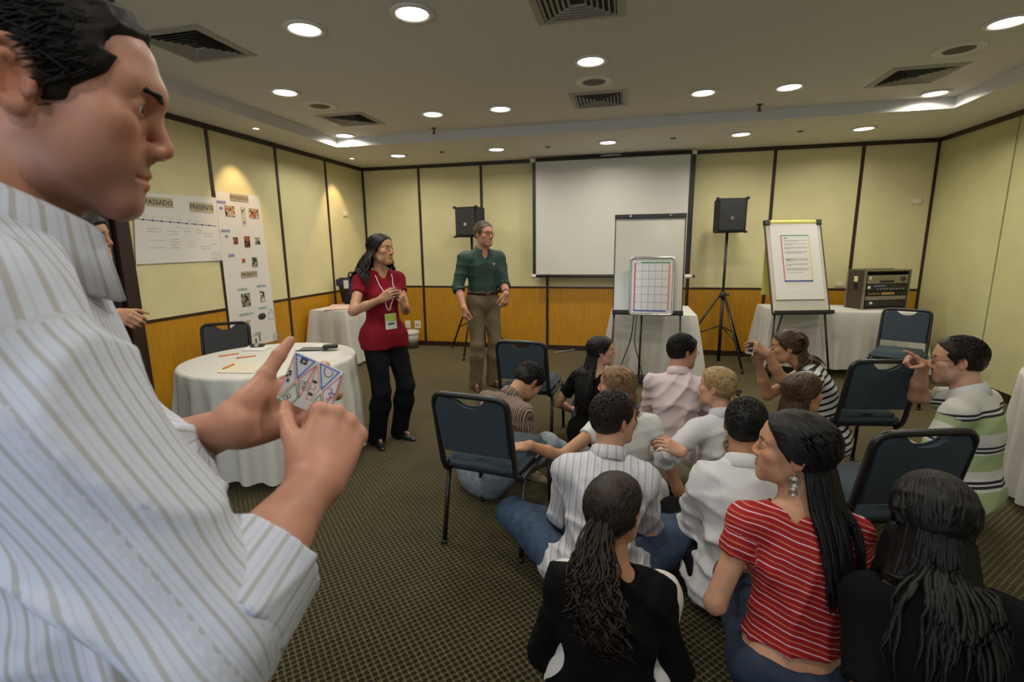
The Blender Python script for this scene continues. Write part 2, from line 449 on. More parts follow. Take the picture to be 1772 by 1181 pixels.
inner = [(-1.216, 2.842, 'biggest disc, near the top middle'), (-1.91, 2.865, 'right of the vent by the man'), (-2.823, 3.886, 'left, by a round speaker grille'),
 (-3.244, 5.47, 'in the left far corner of the raised ceiling'), (-1.914, 4.871, 'left of a close pair left of centre'), (-1.232, 4.871, 'right of a close pair left of centre'),
 (-.309, 3.84, 'directly in front of the middle speaker grille'), (.576, 4.854, 'left of the pair right of the middle vent'), (1.258, 4.88, 'right of the pair right of the middle vent'),
 (2.58, 5.432, 'in the right far corner of the raised ceiling'), (2.156, 3.85, 'at the upper right edge of the photo')]
for x, y, s in inner: downlight(x, y, TZ, 'round downlight in the raised ceiling, '+s)
for x, y, s in [(-2.98, 6.299, 'leftmost of the five'), (-1.642, 6.257, 'second from the left'), (-.285, 6.23, 'above the projection screen'), (1.154, 6.212, 'above the right speaker'), (2.378, 6.287, 'nearest the right corner')]:
    downlight(x, y, H, 'round downlight in the low back ceiling border, '+s)
# the grid of lamps goes on over and behind the camera
for x, y, s in [(-2.82, 1.8, 'over the doorway'), (-.31, 1.8, 'just above the camera'), (2.15, 1.8, 'above the right edge table'),
                (-1.22, .8, 'over the near man'), (.58, .8, 'behind the camera to the right'), (-.31, -.6, 'straight behind the camera'), (-2.82, -.6, 'far behind the camera at left'), (2.15, -.6, 'far behind the camera at right')]:
    downlight(x, y, TZ, 'round downlight out of the photo, '+s)
def halogen(x, y, s):
    o = empty('halogen_spot', (x, y, H), 0, 'tiny warm halogen spot above the left wall, '+s, 'ceiling light', 'halogen spots by the left wall')
    bm = new(); lathe(bm, [(.028, -.002), (.042, -.002), (.044, .001), (.04, -.006), (.03, -.006)], 20, close=False); obj('trim_ring', bm, m_white, o, True)
    bm = new(); lathe(bm, [(0, -.004), (.03, -.004), (.03, -.001)], 20, close=False); obj('bulb', bm, m_glow_s, o, True)
    L = bpy.data.lights.new('halogen_lamp', 'SPOT'); L.energy = 38; L.color = (1, .68, .38); L.spot_size = 1.15; L.spot_blend = .6; L.shadow_soft_size = .02
    l = bpy.data.objects.new('lamp', L); C.objects.link(l); l.parent = o; l.location = (-.03, 0, -.02); l.rotation_euler = (0, .22, 0)
halogen(-3.647, 4.519, 'nearer one above the posters'); halogen(-3.658, 6.314, 'farther one near the corner')
def vent(x, y, s, n=.5):
    o = empty('ceiling_vent', (x, y, TZ), 0, 'square grey air vent with concentric louvers, '+s, 'vent', 'square ceiling vents')
    a = n/2
    bm = new()
    for k in range(4):
        R = Matrix.Rotation(k*PI/2, 4, 'Z')
        q = [(-a, -a, -.004), (a, -a, -.004), (a-.045, -a+.045, -.012), (-a+.045, -a+.045, -.012)]
        quad(bm, *[R @ Vector(p) for p in q])
        quad(bm, *[R @ Vector(p) for p in [(-a, -a, 0), (a, -a, 0), (a, -a, -.004), (-a, -a, -.004)]])
    obj('frame', bm, m_ventm, o)
    bm = new(); box(bm, (-a+.04, -a+.04, -.002), (a-.04, a-.04, -.001)); obj('throat', bm, m_ventdark, o)
    k = 0; r = a-.05
    while r > .05:
        bm = new()
        for j in range(4):
            R = Matrix.Rotation(j*PI/2, 4, 'Z')
            quad(bm, *[R @ Vector(p) for p in [(-r, -r, -.013), (r, -r, -.013), (r-.012, -r+.012, -.003), (-r+.012, -r+.012, -.003)]])
        obj('louver', bm, m_ventm, o); r -= .03
    return o
vent(-2.72, 2.9, 'partly behind the near man\'s forehead'); vent(-2.788, 4.853, 'on the left near the ceiling step')
vent(-.306, 4.819, 'in the middle, behind a round grille'); vent(2.141, 4.841, 'on the right near the ceiling step'); vent(-.313, 2.93, 'cut by the top edge of the photo')
def grille(x, y, s):
    o = empty('ceiling_speaker', (x, y, TZ), 0, 'round ceiling loudspeaker with white ring and grey mesh, '+s, 'speaker', 'round ceiling speakers')
    bm = new(); lathe(bm, [(.088, -.004), (.15, -.002), (.155, .0), (.145, -.008), (.1, -.012), (.088, -.004)], 32, close=False); obj('ring', bm, m_white, o, True)
    bm = new(); lathe(bm, [(0, -.009), (.06, -.008), (.09, -.005)], 28, close=False); obj('mesh', bm, m_grille, o, True)
grille(-2.79, 4.326, 'on the left'); grille(-.317, 4.306, 'in the middle'); grille(2.142, 4.285, 'on the right')
m_brass = mat('dull brass', (.15, .11, .06), .4, .6)
for x, y, s in ((-2.13, 5.43, 'left'), (1.15, 5.4, 'right')):
    o = empty('sprinkler', (x, y, TZ), 0, 'small dark sprinkler head hanging at the ceiling step, the '+s+' one', 'sprinkler', 'sprinkler heads')
    bm = new(); lathe(bm, [(.0, 0), (.03, 0), (.03, -.006), (.011, -.01), (.011, -.055), (0, -.055)], 12, close=False); obj('stem', bm, m_brass, o, True)
    bm = new(); lathe(bm, [(0, -.058), (.022, -.058), (.022, -.062), (0, -.062)], 12, close=False); obj('deflector', bm, m_brass, o, True)
for (u, v), s in (((765, 263), 'left of the second downlight'), ((948, 254), 'left of the screen bracket'), ((1165, 239), 'between the screen and the right speaker'), ((1385, 227), 'left of the last downlight')):
    p = atz(u, v, H); bm = new(); lathe(bm, [(0, -.012), (.02, -.012), (.032, -.006), (.034, 0)], 16, c=(p[0], p[1], H), close=False)
    tag(obj('ceiling_button', bm, m_brass, smooth=True), 'tiny brown disc on the low ceiling border, '+s, 'detector', 'ceiling discs')

# ---------------------------------------------------------------- wall plates
m_plate = mat('ivory plastic', (.66, .58, .38), .4); m_platew = mat('white plastic', (.75, .72, .62), .4)
def plate(p, axis, w, h, s, m=m_plate, holes=0):
    o = empty('wall_plate', tuple(p), 0, s, 'wall plate')
    bm = new()
    if axis == 'y': box(bm, (-w/2, -.012, -h/2), (w/2, .003, h/2), bev=.003)
    else: box(bm, (-.003, -w/2, -h/2), (.012, w/2, h/2), bev=.003)
    obj('cover', bm, m, o)
    bm = new()
    if axis == 'y': box(bm, (-w*.28, -.015, -h*.22), (w*.28, -.011, h*.22), bev=.001)
    else: box(bm, (.011, -w*.28, -h*.22), (.015, w*.28, h*.22), bev=.001)
    obj('insert', bm, m_white if holes == 0 else m_plate, o)
    if holes:
        for x in (-.02, .02):
            bm = new(); box(bm, (x-.006, -.017, -.012), (x+.006, -.014, .012)); obj('socket_hole', bm, m_grille, o)
y0 = YB-.004
plate(aty(706, 562, y0), 'y', .085, .12, 'blank white wall plate low on the wood dado, half hidden by the woman in red', m_platew)
plate(aty(723, 562, y0), 'y', .10, .12, 'white double socket low on the wood dado above the bin', m_platew, 1)
plate(aty(1585, 348, y0), 'y', .12, .075, 'ivory switch plate high on the back wall by the right corner')
plate(aty(1453, 492, y0), 'y', .11, .06, 'ivory socket plate above the rail beside the equipment rack')
plate(atx(597, 370, XL+.004), 'x', .12, .075, 'ivory plate high on the left wall near the corner')
# ================================================================== furniture
m_cloth = mat('white tablecloth', (.56, .545, .50), .85, bump=.08, bscale=500)
m_black = mat('black metal', (.012, .012, .012), .35)
m_blackm = mat('black plastic', (.016, .016, .017), .5)
m_chrome = mat('chrome', (.62, .6, .56), .22, 1)
m_paper = mat('white paper', (.66, .64, .60), .8)
m_screen = mat('projection fabric', (.60, .59, .54), .75)
m_red, m_green, m_blue, m_orange, m_yellow = [mat(n, c, .6) for n, c in (('red print', (.6, .04, .03)), ('green print', (.03, .26, .06)), ('blue print', (.03, .06, .35)), ('orange print', (.75, .16, .04)), ('yellow print', (.7, .5, .06)))]
m_ink = mat('dark ink', (.03, .03, .035), .7); m_grey = mat('grey ink', (.22, .22, .22), .7)
def text(name, s, size, m, parent, loc, rot, ext=.0006, align='CENTER'):
    cu = bpy.data.curves.new(name, 'FONT'); cu.body = s; cu.size = size; cu.align_x = align; cu.align_y = 'CENTER'; cu.extrude = ext; cu.resolution_u = 2
    t = bpy.data.objects.new(name, cu); C.objects.link(t)
    bpy.context.view_layer.update()
    me = bpy.data.meshes.new_from_object(t.evaluated_get(bpy.context.evaluated_depsgraph_get()))
    bpy.data.objects.remove(t); me.name = name
    o = link(name, me, None, parent); me.materials.clear(); me.materials.append(m)
    o.location = loc; o.rotation_euler = rot; return o
def round_cloth(name, c, r, top, hem, label, folds=26, seed=1):
    rnd = random.Random(seed); bm = new(); n = folds*8; amp = [rnd.uniform(.5, 1.2) for _ in range(folds)]
    ph = [rnd.uniform(-.25, .25) for _ in range(folds)]
    rings = []
    prof = [(0.0, 0, 0), (.5, 0, 0), (.97, 0, 0), (1.0, -.004, 0), (1.012, -.02, .05), (1.02, -.12, .35), (1.035, -.35, .8), (1.05, -1, 1)]
    H_ = top-hem
    for q, dz, a in prof[1:]:
        ring = []
        for j in range(n):
            t = 2*PI*j/n; f = j//8; w = math.sin(2*PI*(j % 8)/8)
            rr = r*q+a*.032*w*amp[f]+a*.02*math.sin(3*t+seed)
            z = -.35*(H_) if dz == -.35 else (-H_+.012*math.sin(5*t+seed) if dz == -1 else dz)
            ring.append(bm.verts.new((c[0]+rr*math.cos(t), c[1]+rr*math.sin(t), top+z)))
        rings.append(ring)
    bm.faces.new(rings[0])
    for A, B in zip(rings[:-1], rings[1:]):
        for j in range(n): bm.faces.new((A[j], B[j], B[(j+1) % n], A[(j+1) % n]))
    return tag(obj(name, bm, m_cloth, smooth=True), label, 'tablecloth')
def rect_cloth(name, x0, x1, y0, y1, top, hem, label, seed=1, flare=.05, gather=.014):
    rnd = random.Random(seed); bm = new()
    per = []                       # (x, y, nx, ny, cornerness)
    def side(a, b, nrm):
        L = math.dist(a, b); k = max(int(L/.03), 4)
        for i in range(k):
            t = i/k; cn = max(0, 1-min(t, 1-t)*L/.14)
            per.append((a[0]+(b[0]-a[0])*t, a[1]+(b[1]-a[1])*t, nrm[0], nrm[1], cn, t*L))
    side((x0, y0), (x1, y0), (0, -1)); side((x1, y0), (x1, y1), (1, 0)); side((x1, y1), (x0, y1), (0, 1)); side((x0, y1), (x0, y0), (-1, 0))
    cx, cy = (x0+x1)/2, (y0+y1)/2
    rings = []
    for q in (0, .03, .25, .6, 1.):
        ring = []
        for i, (x, y, nx, ny, cn, s) in enumerate(per):
            dx, dy = unit(np.array([x-cx, y-cy, 0]))[:2]
            if cn > .999: nx, ny = np.sign(x-cx)*.7, np.sign(y-cy)*.7
            w = gather*(math.sin(s*27+seed)+.6*math.sin(s*61+2*seed))*q
            off = .006+q*.02+cn**1.5*flare*q*1.6+w*(1-cn)
            z = top-.0-(top-hem)*q+(.02*math.sin(s*5+seed)-.05*cn)*q*.5*(1 if q == 1 else 0)
            if q == 0: off = 0; z = top
            ring.append(bm.verts.new((x+nx*off, y+ny*off, max(z, .006))))
        rings.append(ring)
    n = len(per); bm.faces.new(rings[0])
    for A, B in zip(rings[:-1], rings[1:]):
        for j in range(n): bm.faces.new((A[j], B[j], B[(j+1) % n], A[(j+1) % n]))
    return tag(obj(name, bm, m_cloth, autosmooth=True, smooth=True), label, 'tablecloth')
def round_table(c, r, top, label):
    o = empty('round_table', (c[0], c[1], 0), 0, label, 'table')
    bm = new(); lathe(bm, [(0, top-.035), (r-.02, top-.035), (r-.01, top-.03), (r-.01, top-.008), (0, top-.008)], 40, close=False); obj('tabletop', bm, m_wood, o)
    for k in range(4):
        t = k*PI/2+PI/4; bm = new(); tube(bm, [(math.cos(t)*r*.6, math.sin(t)*r*.6, top-.03), (math.cos(t)*r*.68, math.sin(t)*r*.68, .0)], .015); obj('leg', bm, m_black, o)
def rect_table(x0, x1, y0, y1, top, label):
    o = empty('banquet_table', ((x0+x1)/2, (y0+y1)/2, 0), 0, label, 'table'); a, b = (x1-x0)/2-.015, (y1-y0)/2-.015
    bm = new(); box(bm, (-a, -b, top-.035), (a, b, top-.008), bev=.004); obj('tabletop', bm, m_wood, o)
    for sx in (-1, 1):
        for sy in (-1, 1):
            bm = new(); tube(bm, [(sx*(a-.05), sy*(b-.05), top-.03), (sx*(a-.04), sy*(b-.04), 0)], .015); obj('leg', bm, m_black, o)
RT = (-2.475, 2.98); RTR = .575
round_table(RT, RTR, .75, 'round table hidden under its white cloth in front of the posters')
round_cloth('round_tablecloth', RT, RTR, .753, .07, 'white cloth to the floor on the round table left, pencils and papers on it', 24, 3)
RT2 = (2.78, 3.2)
round_table(RT2, .56, .75, 'round table under a white cloth at the right edge of the photo')
round_cloth('round_tablecloth', RT2, .56, .753, .05, 'white cloth of the table at the right edge behind the man in the polo shirt', 22, 9)
rect_table(-3.86, -3.42, 5.5, 6.35, .75, 'small table under a white cloth in the left far corner')
rect_cloth('rectangular_tablecloth', -3.88, -3.40, 5.44, 6.37, .755, .04, 'white cloth on the small corner table behind the woman in red, bag on it', 2, .07)
rect_table(-.16, .71, 5.62, 6.45, .75, 'square table under a white cloth behind the whiteboard easel')
rect_cloth('rectangular_tablecloth', -.18, .73, 5.6, 6.48, .755, .05, 'white cloth on the square table right behind the whiteboard easel', 5, .1)
rect_table(1.62, 3.08, 6.12, 6.78, .75, 'long table under a white cloth carrying the equipment rack')
rect_cloth('rectangular_tablecloth', 1.6, 3.1, 6.1, 6.8, .755, .12, 'long white cloth behind the flipchart with the equipment rack on it', 8, .06)

# ---------------------------------------------------------------- projection screen
ps = empty('projection_screen', (-.28, 6.97, 2.69), 0, 'wide white projection screen with black borders hanging before the back wall', 'screen')
boxobj('fabric', (-1.0, -.004, -1.575), (1.0, .0, -.03), m_screen, ps)
boxobj('border', (-1.045, -.007, -1.6), (-1.0, .001, -.02), m_blackm, ps)
boxobj('border', (1.0, -.007, -1.6), (1.05, .001, -.02), m_blackm, ps)
bm = new(); tube(bm, [(-1.05, 0, -.035), (1.06, 0, -.035)], .024, 12); obj('roller_case', bm, m_blackm, ps)
bm = new(); tube(bm, [(-1.05, 0, -1.6), (1.13, 0, -1.6)], .019, 10); obj('bottom_bar', bm, m_blackm, ps)
for x0_, x1_, z_ in ((-1.075, -1.0, -.035), (1.015, 1.075, -.035), (-1.06, -1.0, -1.6), (1.0, 1.1, -1.6)):
    bm = new(); tube(bm, [(x0_, -.002, z_), (x1_, -.002, z_)], .028, 12); obj('end_cap', bm, m_platew, ps)
bm = new(); tube(bm, rounded([(-.16, -.02, -.02), (-.16, -.06, .0), (.16, -.06, .0), (.16, -.02, -.02)], .02), .006); tube(bm, rounded([(-.13, -.02, -.045), (-.13, -.07, -.03), (.13, -.07, -.03), (.13, -.02, -.045)], .02), .005)
tube(bm, [(0, -.06, -.04), (0, -.06, .0)], .008); obj('hanging_bracket', bm, m_chrome, ps)

# ---------------------------------------------------------------- whiteboard easel
m_wboard = mat('whiteboard', (.56, .545, .47), .16, spec=.6)
ea = empty('whiteboard_easel', (.2, 5.40, 0), 0, 'tall whiteboard easel with black frame standing before the projection screen', 'easel')
tl = Matrix.Rotation(-.10, 4, 'X'); base = Matrix.Translation((0, 0, .80)) @ tl
def part(parent, name, bmf, m, Mx, **k):
    bm = new(); bmf(bm); bm.transform(Mx); return obj(name, bm, m, parent, **k)
part(ea, 'board', lambda b: box(b, (-.352, 0, .02), (.352, .012, 1.0)), m_wboard, base)
part(ea, 'top_clamp', lambda b: box(b, (-.36, -.018, .985), (.36, .02, 1.03), bev=.005), m_blackm, base)
part(ea, 'tray', lambda b: (box(b, (-.36, -.06, -.02), (.36, .012, -.004)), box(b, (-.36, -.06, -.02), (.36, -.053, .03))), m_blackm, base)
for s in (-1, 1): part(ea, 'side_edge', lambda b: box(b, (s*.352-.005, -.004, .0), (s*.352+.005, .016, 1.0)), m_blackm, base)
for s in (-1, 1): part(ea, 'clamp_knob', lambda b: tube(b, [(s*.2, -.018, 1.01), (s*.2, -.03, 1.01)], .012), m_chrome, base)
for s in (-1, 1):
    bm = new(); tube(bm, [(s*.34, .015, .8), (s*.365, -.06, 0)], .011); obj('leg', bm, m_black, ea)
bm = new(); tube(bm, [(-.05, .02, .8), (-.06, .13, 0)], .011); obj('leg', bm, m_black, ea)
fb = empty('framed_grid_board', (.235, 5.335, .792), 0, 'chrome snap-frame board with a ruled grid and coloured edges leaning on the whiteboard', 'board')
fM = Matrix.Rotation(-.075, 4, 'X')
part(fb, 'sheet', lambda b: box(b, (-.205, .001, .015), (.205, .008, .575)), mat('glossy sheet', (.62, .61, .60), .12), fM)
fr = rounded([(-.1, 0, 0), (-.215, 0, 0), (-.215, 0, .59), (.215, 0, .59), (.215, 0, 0), (-.1, 0, 0)], .03)
part(fb, 'frame', lambda b: tube(b, fr[:-1], .012, 8, closed=True), m_chrome, fM)
def strip(b, x0_, x1_, z0, z1): box(b, (x0_, -.0005, z0), (x1_, .0008, z1))
for n_, c_, q in (('red_line', m_red, (-.178, -.168, .045, .535)), ('orange_line', m_orange, (.168, .178, .045, .53)), ('green_line', m_green, (-.11, .178, .535, .546)), ('blue_line', m_blue, (-.178, .15, .034, .045))):
    part(fb, n_, lambda b: strip(b, *q), c_, fM)
def grid(b):
    for k in range(6): x = -.165+.33*k/5; strip(b, x-.0011, x+.0011, .05, .535)
    for k in range(7): z = .05+.485*k/6; strip(b, -.165, .165, z-.0011, z+.0011)
part(fb, 'grid_lines', grid, m_grey, fM)
# cables and box under the table
bm = new()
tube(bm, rounded([(.07, 5.46, .79), (.05, 5.5, .5), (-.05, 5.53, .2), (-.1, 5.5, .02), (.05, 5.4, .012), (.25, 5.38, .012)], .1), .006)
tag(obj('power_cable', bm, m_black), 'black cable hanging from the whiteboard easel down to the carpet', 'cable')
bm = new(); tube(bm, rounded([(.10, 5.46, .79), (.08, 5.53, .45), (.14, 5.55, .25), (.2, 5.5, .014), (.32, 5.36, .012), (.1, 5.28, .012), (-.02, 5.38, .012)], .08), .005)
tag(obj('power_cable', bm, m_black), 'black cable looping on the carpet below the easel', 'cable')
bm = new(); tube(bm, rounded([tuple(atz(960, 611, .01)), tuple(atz(985, 607, .012)), tuple(atz(1008, 603, .012)), (-.35, 6.75, .012)], .05), .011)
tag(obj('floor_cable', bm, m_grey), 'grey cable along the baseboard left of the whiteboard table', 'cable')
bx_ = empty('projector_case', (.1, 5.47, 0), .1, 'low black case on the carpet under the whiteboard easel', 'case')
boxobj('body', (-.14, -.07, .0), (.14, .06, .075), m_blackm, bx_, .012); boxobj('lid', (-.135, -.065, .075), (.135, .055, .09), m_black, bx_, .006)
ps2 = empty('power_strip', (.3, 5.3, 0), .3, 'small pale power strip on the carpet between the seated people and the easel', 'power strip')
boxobj('body', (-.09, -.03, 0), (.09, .03, .035), m_platew, ps2, .006)
for x in (-.05, 0, .05): boxobj('socket', (x-.015, -.015, .034), (x+.015, .015, .037), m_grey, ps2)

# ---------------------------------------------------------------- flipchart easel
fl = empty('flipchart_easel', (1.831, 5.899, 0), .234, 'flipchart easel with yellow top roll and a printed page, right of the speaker', 'easel')
fB = Matrix.Translation((0, 0, .776)) @ Matrix.Rotation(-.333, 4, 'X')
part(fl, 'board', lambda b: box(b, (-.305, .0, .0), (.305, .012, 1.03)), m_wboard, fB)
for s in (-1, 1): part(fl, 'side_edge', lambda b: box(b, (s*.309-.006, -.004, -.02), (s*.309+.006, .018, 1.04)), mat('brown edge', (.08, .05, .03), .5), fB)
part(fl, 'tray', lambda b: (box(b, (-.315, -.05, -.03), (.33, .014, -.016)), box(b, (-.315, -.05, -.03), (.33, -.044, .008))), m_blackm, fB)
part(fl, 'marker', lambda b: tube(b, [(-.2, -.025, -.008), (-.08, -.025, -.008)], .008), m_red, fB)
part(fl, 'paper_pad', lambda b: box(b, (-.262, -.012, .135), (.262, -.0005, 1.0)), m_paper, fB)
part(fl, 'paper_fold', lambda b: box(b, (-.262, -.0145, .135), (.262, -.012, .255)), m_paper, fB)
m_yel = mat('pale yellow paper', (.66, .62, .16), .8)
part(fl, 'rolled_sheet', lambda b: tube(b, [(-.255, .01, 1.015), (.255, .01, 1.015)], .03, 14), m_yel, fB)
boxobj('hanging_sheet', (-.262, .372, .93), (.255, .375, 1.74), m_yel, fl)
for s in (-1, 1): part(fl, 'clamp', lambda b: box(b, (s*.285-.03, -.02, .985), (s*.285+.03, .03, 1.04), bev=.004), m_blackm, fB)
pg = part(fl, 'printed_page', lambda b: box(b, (-.155, -.016, .34), (.155, -.0146, .86)), m_paper, fB)
for n_, c_, q in (('red_edge', m_red, (-.155, -.147, .34, .86)), ('yellow_edge', m_yellow, (.147, .155, .34, .86)), ('green_edge', m_green, (-.155, .155, .852, .862)), ('blue_edge', m_blue, (-.155, .155, .336, .348))):
    part(pg, n_, lambda b: box(b, (q[0], -.0168, q[2]), (q[1], -.0158, q[3])), c_, fB)
rl = random.Random(4)
def lines(b):
    z = .80
    for para in (2, 2, 3, 3, 0, 4, 3, 3, 1):
        if para == 0: z -= .03; continue
        for k in range(para):
            w = .255 if k < para-1 else rl.uniform(.06, .22)
            x = -.125
            while x < -.125+w-.01:
                e_ = rl.uniform(.012, .035); box(b, (x, -.0166, z-.0022), (min(x+e_, .13), -.016, z+.0022)); x += e_+.005
            z -= .0105
        z -= .018
part(pg, 'text_lines', lines, m_grey, fB)
def heads(b): box(b, (-.125, -.0166, .823), (-.085, -.016, .831)); box(b, (-.125, -.0166, .578), (-.065, -.016, .586))
part(pg, 'text_heading', heads, m_ink, fB)
for s in (-1, 1):
    bm = new(); tube(bm, [(s*.27, .03, .79), (s*.27+(.13 if s > 0 else .0), .02, 0)], .011); obj('leg', bm, m_black, fl)
bm = new(); tube(bm, [(-.16, .06, .79), (-.25, .19, 0)], .010); obj('leg', bm, m_black, fl)

# ---------------------------------------------------------------- loudspeakers on tripods
m_spk = mat('black speaker carpet', (.013, .014, .012), .85, bump=.3, bscale=900); m_spkg = mat('speaker grille', (.014, .015, .015), .55, bump=.6, bscale=1400)
def speaker(x, y, rz, zb, s, foot_rot, legs):
    st = empty('speaker_stand', (x, y, 0), rz, 'black tripod speaker stand '+s, 'stand', None)
    bm = new(); tube(bm, [(0, 0, .62), (0, 0, zb-.0)], .0165); obj('pole', bm, m_black, st)
    bm = new(); tube(bm, [(0, 0, .03), (0, 0, .92)], .021); obj('lower_tube', bm, m_black, st)
    bm = new(); lathe(bm, [(.0, .84), (.038, .84), (.042, .87), (.042, .9), (.026, .92), (0, .92)], 14, close=False); obj('collar', bm, m_blackm, st, True)
    bm = new(); tube(bm, [(.03, 0, .88), (.075, 0, .88)], .012); obj('knob', bm, m_blackm, st)
    for k in range(3):
        t = foot_rot+k*2*PI/3; c_, s_ = math.cos(t), math.sin(t); L_ = legs
        bm = new(); tube(bm, [(c_*.04, s_*.04, .87), (c_*L_, s_*L_, .02)], .013); lg = obj('leg', bm, m_black, st)
        bm = new(); tube(bm, [(c_*(L_-.01), s_*(L_-.01), .045), (c_*(L_+.006), s_*(L_+.006), .0)], .018); obj('rubber_foot', bm, m_blackm, lg)
        f = .62; bm = new(); tube(bm, [(c_*.022, s_*.022, .48), (c_*(.04+(L_-.04)*f), s_*(.04+(L_-.04)*f), .87-.85*f)], .008); obj('brace', bm, m_black, st)
    sp = empty('loudspeaker', (x, y, zb), rz, 'black carpeted loudspeaker on the tripod '+s, 'speaker')
    w, d, h_ = .17, .15, .40
    bm = new(); box(bm, (-w, -d, 0), (w, d, h_)); 
    for v in bm.verts:
        if v.co.y > 0: v.co.x *= .78
    bmesh.ops.bevel(bm, geom=bm.edges[:], offset=.012, segments=2, affect='EDGES'); obj('cabinet', bm, m_spk, sp)
    boxobj('grille', (-w+.022, -d-.008, .025), (w-.022, -d+.002, h_-.025), m_spkg, sp, .006)
    bm = new(); lathe(bm, [(0, .0), (.015, .003), (.024, .002)], 16, close=False); bm.transform(Matrix.Translation((.0, -d-.009, .17)) @ Matrix.Rotation(PI/2, 4, 'X')); obj('badge', bm, m_chrome, sp, True)
    for sx in (-1, 1):
        for z in (.0, h_): boxobj('corner', (sx*w-.02, -d-.012, z-.02+(.012 if z == 0 else -.0)), (sx*w+.012*(1 if sx > 0 else .7), -d+.03, z+.02-(0 if z == 0 else .008)), m_black, sp, .005)
speaker(1.16, 6.66, .12, 1.642, 'between the projection screen and the flipchart', -1.35, .55)
speaker(-2.14, 6.72, -.25, 1.642, 'behind the man in the green shirt', -PI/2+.25, .5)

# ---------------------------------------------------------------- equipment rack
m_case = mat('case brown laminate', (.05, .038, .025), .5); m_al = mat('aluminium edge', (.33, .31, .26), .4, .8); m_gear = mat('silver gear', (.30, .27, .21), .4, .5)
rk = empty('equipment_rack', (2.585, 6.34, .757), .36, 'open flight case of silver and black sound units on the long corner table', 'rack')
w, d, h_ = .56, .24, .44
for n_, lo, hi in (('side_panel', (0, 0, 0), (.02, d, h_)), ('side_panel', (w-.02, 0, 0), (w, d, h_)), ('bottom_panel', (.02, 0, 0), (w-.02, d, .02)), ('lid', (.02, 0, h_-.02), (w-.02, d, h_)), ('back_panel', (.02, d-.01, .02), (w-.02, d, h_-.02))):
    boxobj(n_, lo, hi, m_case, rk, .003)
bm = new()
for x in (0, w):
    for y in (0, d): box(bm, (x-.009, y-.009, -.004), (x+.009, y+.009, h_+.004))
for y in (0, d):
    for z in (0, h_): box(bm, (-.006, y-.009, max(z-.009, -.0)), (w+.006, y+.009, z+.007))
obj('edge_trim', bm, m_al, rk)
boxobj('latch', (-.006, .1, .22), (0, .15, .29), m_black, rk); boxobj('paper_tag', (-.005, .1, .31), (-.001, .15, .37), m_yellow if False else m_plate, rk)
z = .03
for hh, m_, kn in ((.075, m_blackm, 1), (.05, m_gear, 2), (.05, m_black, 0), (.085, m_blackm, 3), (.10, m_gear, 4)):
    u_ = boxobj('sound_unit', (.025, -.006, z), (w-.025, d-.03, z+hh-.006), m_, rk, .003)
    if kn == 4:
        boxobj('display', (.18, -.009, z+.012), (.36, -.005, z+.034), m_black, u_); bm = new(); tube(bm, [(.47, -.006, z+.05), (.47, -.02, z+.05)], .026, 16); obj('dial', bm, m_case, u_)
        boxobj('drawer', (.09, -.009, z+.05), (.4, -.005, z+.085), m_al, u_, .002); boxobj('sticker', (.045, -.0085, z+.05), (.075, -.005, z+.08), m_platew, u_)
    if kn == 3:
        for k in range(9): bm = new(); tube(bm, [(.16+k*.04, -.006, z+.025), (.16+k*.04, -.018, z+.025)], .009, 10); obj('knob', bm, m_grey, u_)
        boxobj('display', (.11, -.009, z+.05), (.26, -.005, z+.07), mat('blue display', (.12, .15, .3), .3), u_); boxobj('sticker', (.035, -.0085, z+.03), (.07, -.005, z+.06), m_platew, u_)
    if kn == 2: boxobj('slot', (.17, -.009, z+.018), (.4, -.005, z+.028), m_grey, u_)
    if kn == 1: boxobj('sticker', (.08, -.0085, z+.03), (.115, -.005, z+.055), m_platew, u_)
    if kn == 0:
        boxobj('label_plate', (.22, -.009, z+.01), (.38, -.005, z+.036), mat('amber plate', (.45, .25, .07), .5), u_)
        for k in range(5): bm = new(); tube(bm, [(.06+k*.03, -.006, z+.022), (.06+k*.03, -.016, z+.022)], .008, 10); obj('knob', bm, mat('amber knob', (.4, .22, .05), .5), u_)
    z += hh

# ---------------------------------------------------------------- bag, bin
m_bag = mat('black nylon', (.014, .014, .02), .6, bump=.2, bscale=120); m_bagb = mat('dark blue nylon', (.02, .022, .07), .6)
bg = empty('laptop_bag', (-3.62, 6.12, .757), 0, 'black and dark blue bag with a white paper tag, on the corner table', 'bag')
bm = new(); box(bm, (-.26, -.07, 0), (.26, .09, .36)); 
for v in bm.verts:
    if v.co.z < .1: v.co.x *= .72; v.co.y *= 1.2
bmesh.ops.bevel(bm, geom=bm.edges[:], offset=.03, segments=3, affect='EDGES'); obj('body', bm, m_bag, bg, True)
boxobj('front_pocket', (-.05, -.1, .13), (.2, -.06, .28), m_bagb, bg, .012)
boxobj('flap', (-.255, -.078, .25), (.25, -.05, .345), m_bagb, bg, .01); boxobj('paper_tag', (-.13, -.088, .22), (-.06, -.079, .33), m_paper, bg)
for x in (.02, .08): boxobj('buckle', (x, -.09, .28), (x+.03, -.077, .32), m_chrome, bg, .003)
bm = new(); tube(bm, rounded([(-.1, 0, .35), (-.1, 0, .43), (.1, 0, .43), (.1, 0, .35)], .04), .012); obj('handle', bm, m_bag, bg)
wb_ = empty('waste_bin', (-3.2, 6.9, 0), 0, 'small round white bin by the back wall behind the woman in red', 'bin')
bm = new(); lathe(bm, [(0, .004), (.09, .004), (.092, .0), (.112, .26), (.106, .26), (.087, .012), (0, .012)], 28, close=False); obj('bucket', bm, mat('grey white plastic', (.48, .46, .40), .5), wb_, True)
bm = new(); lathe(bm, [(.113, .21), (.119, .22), (.119, .265), (.106, .268), (.106, .25)], 28, close=False); obj('liner', bm, mat('liner film', (.58, .57, .52), .35), wb_, True)

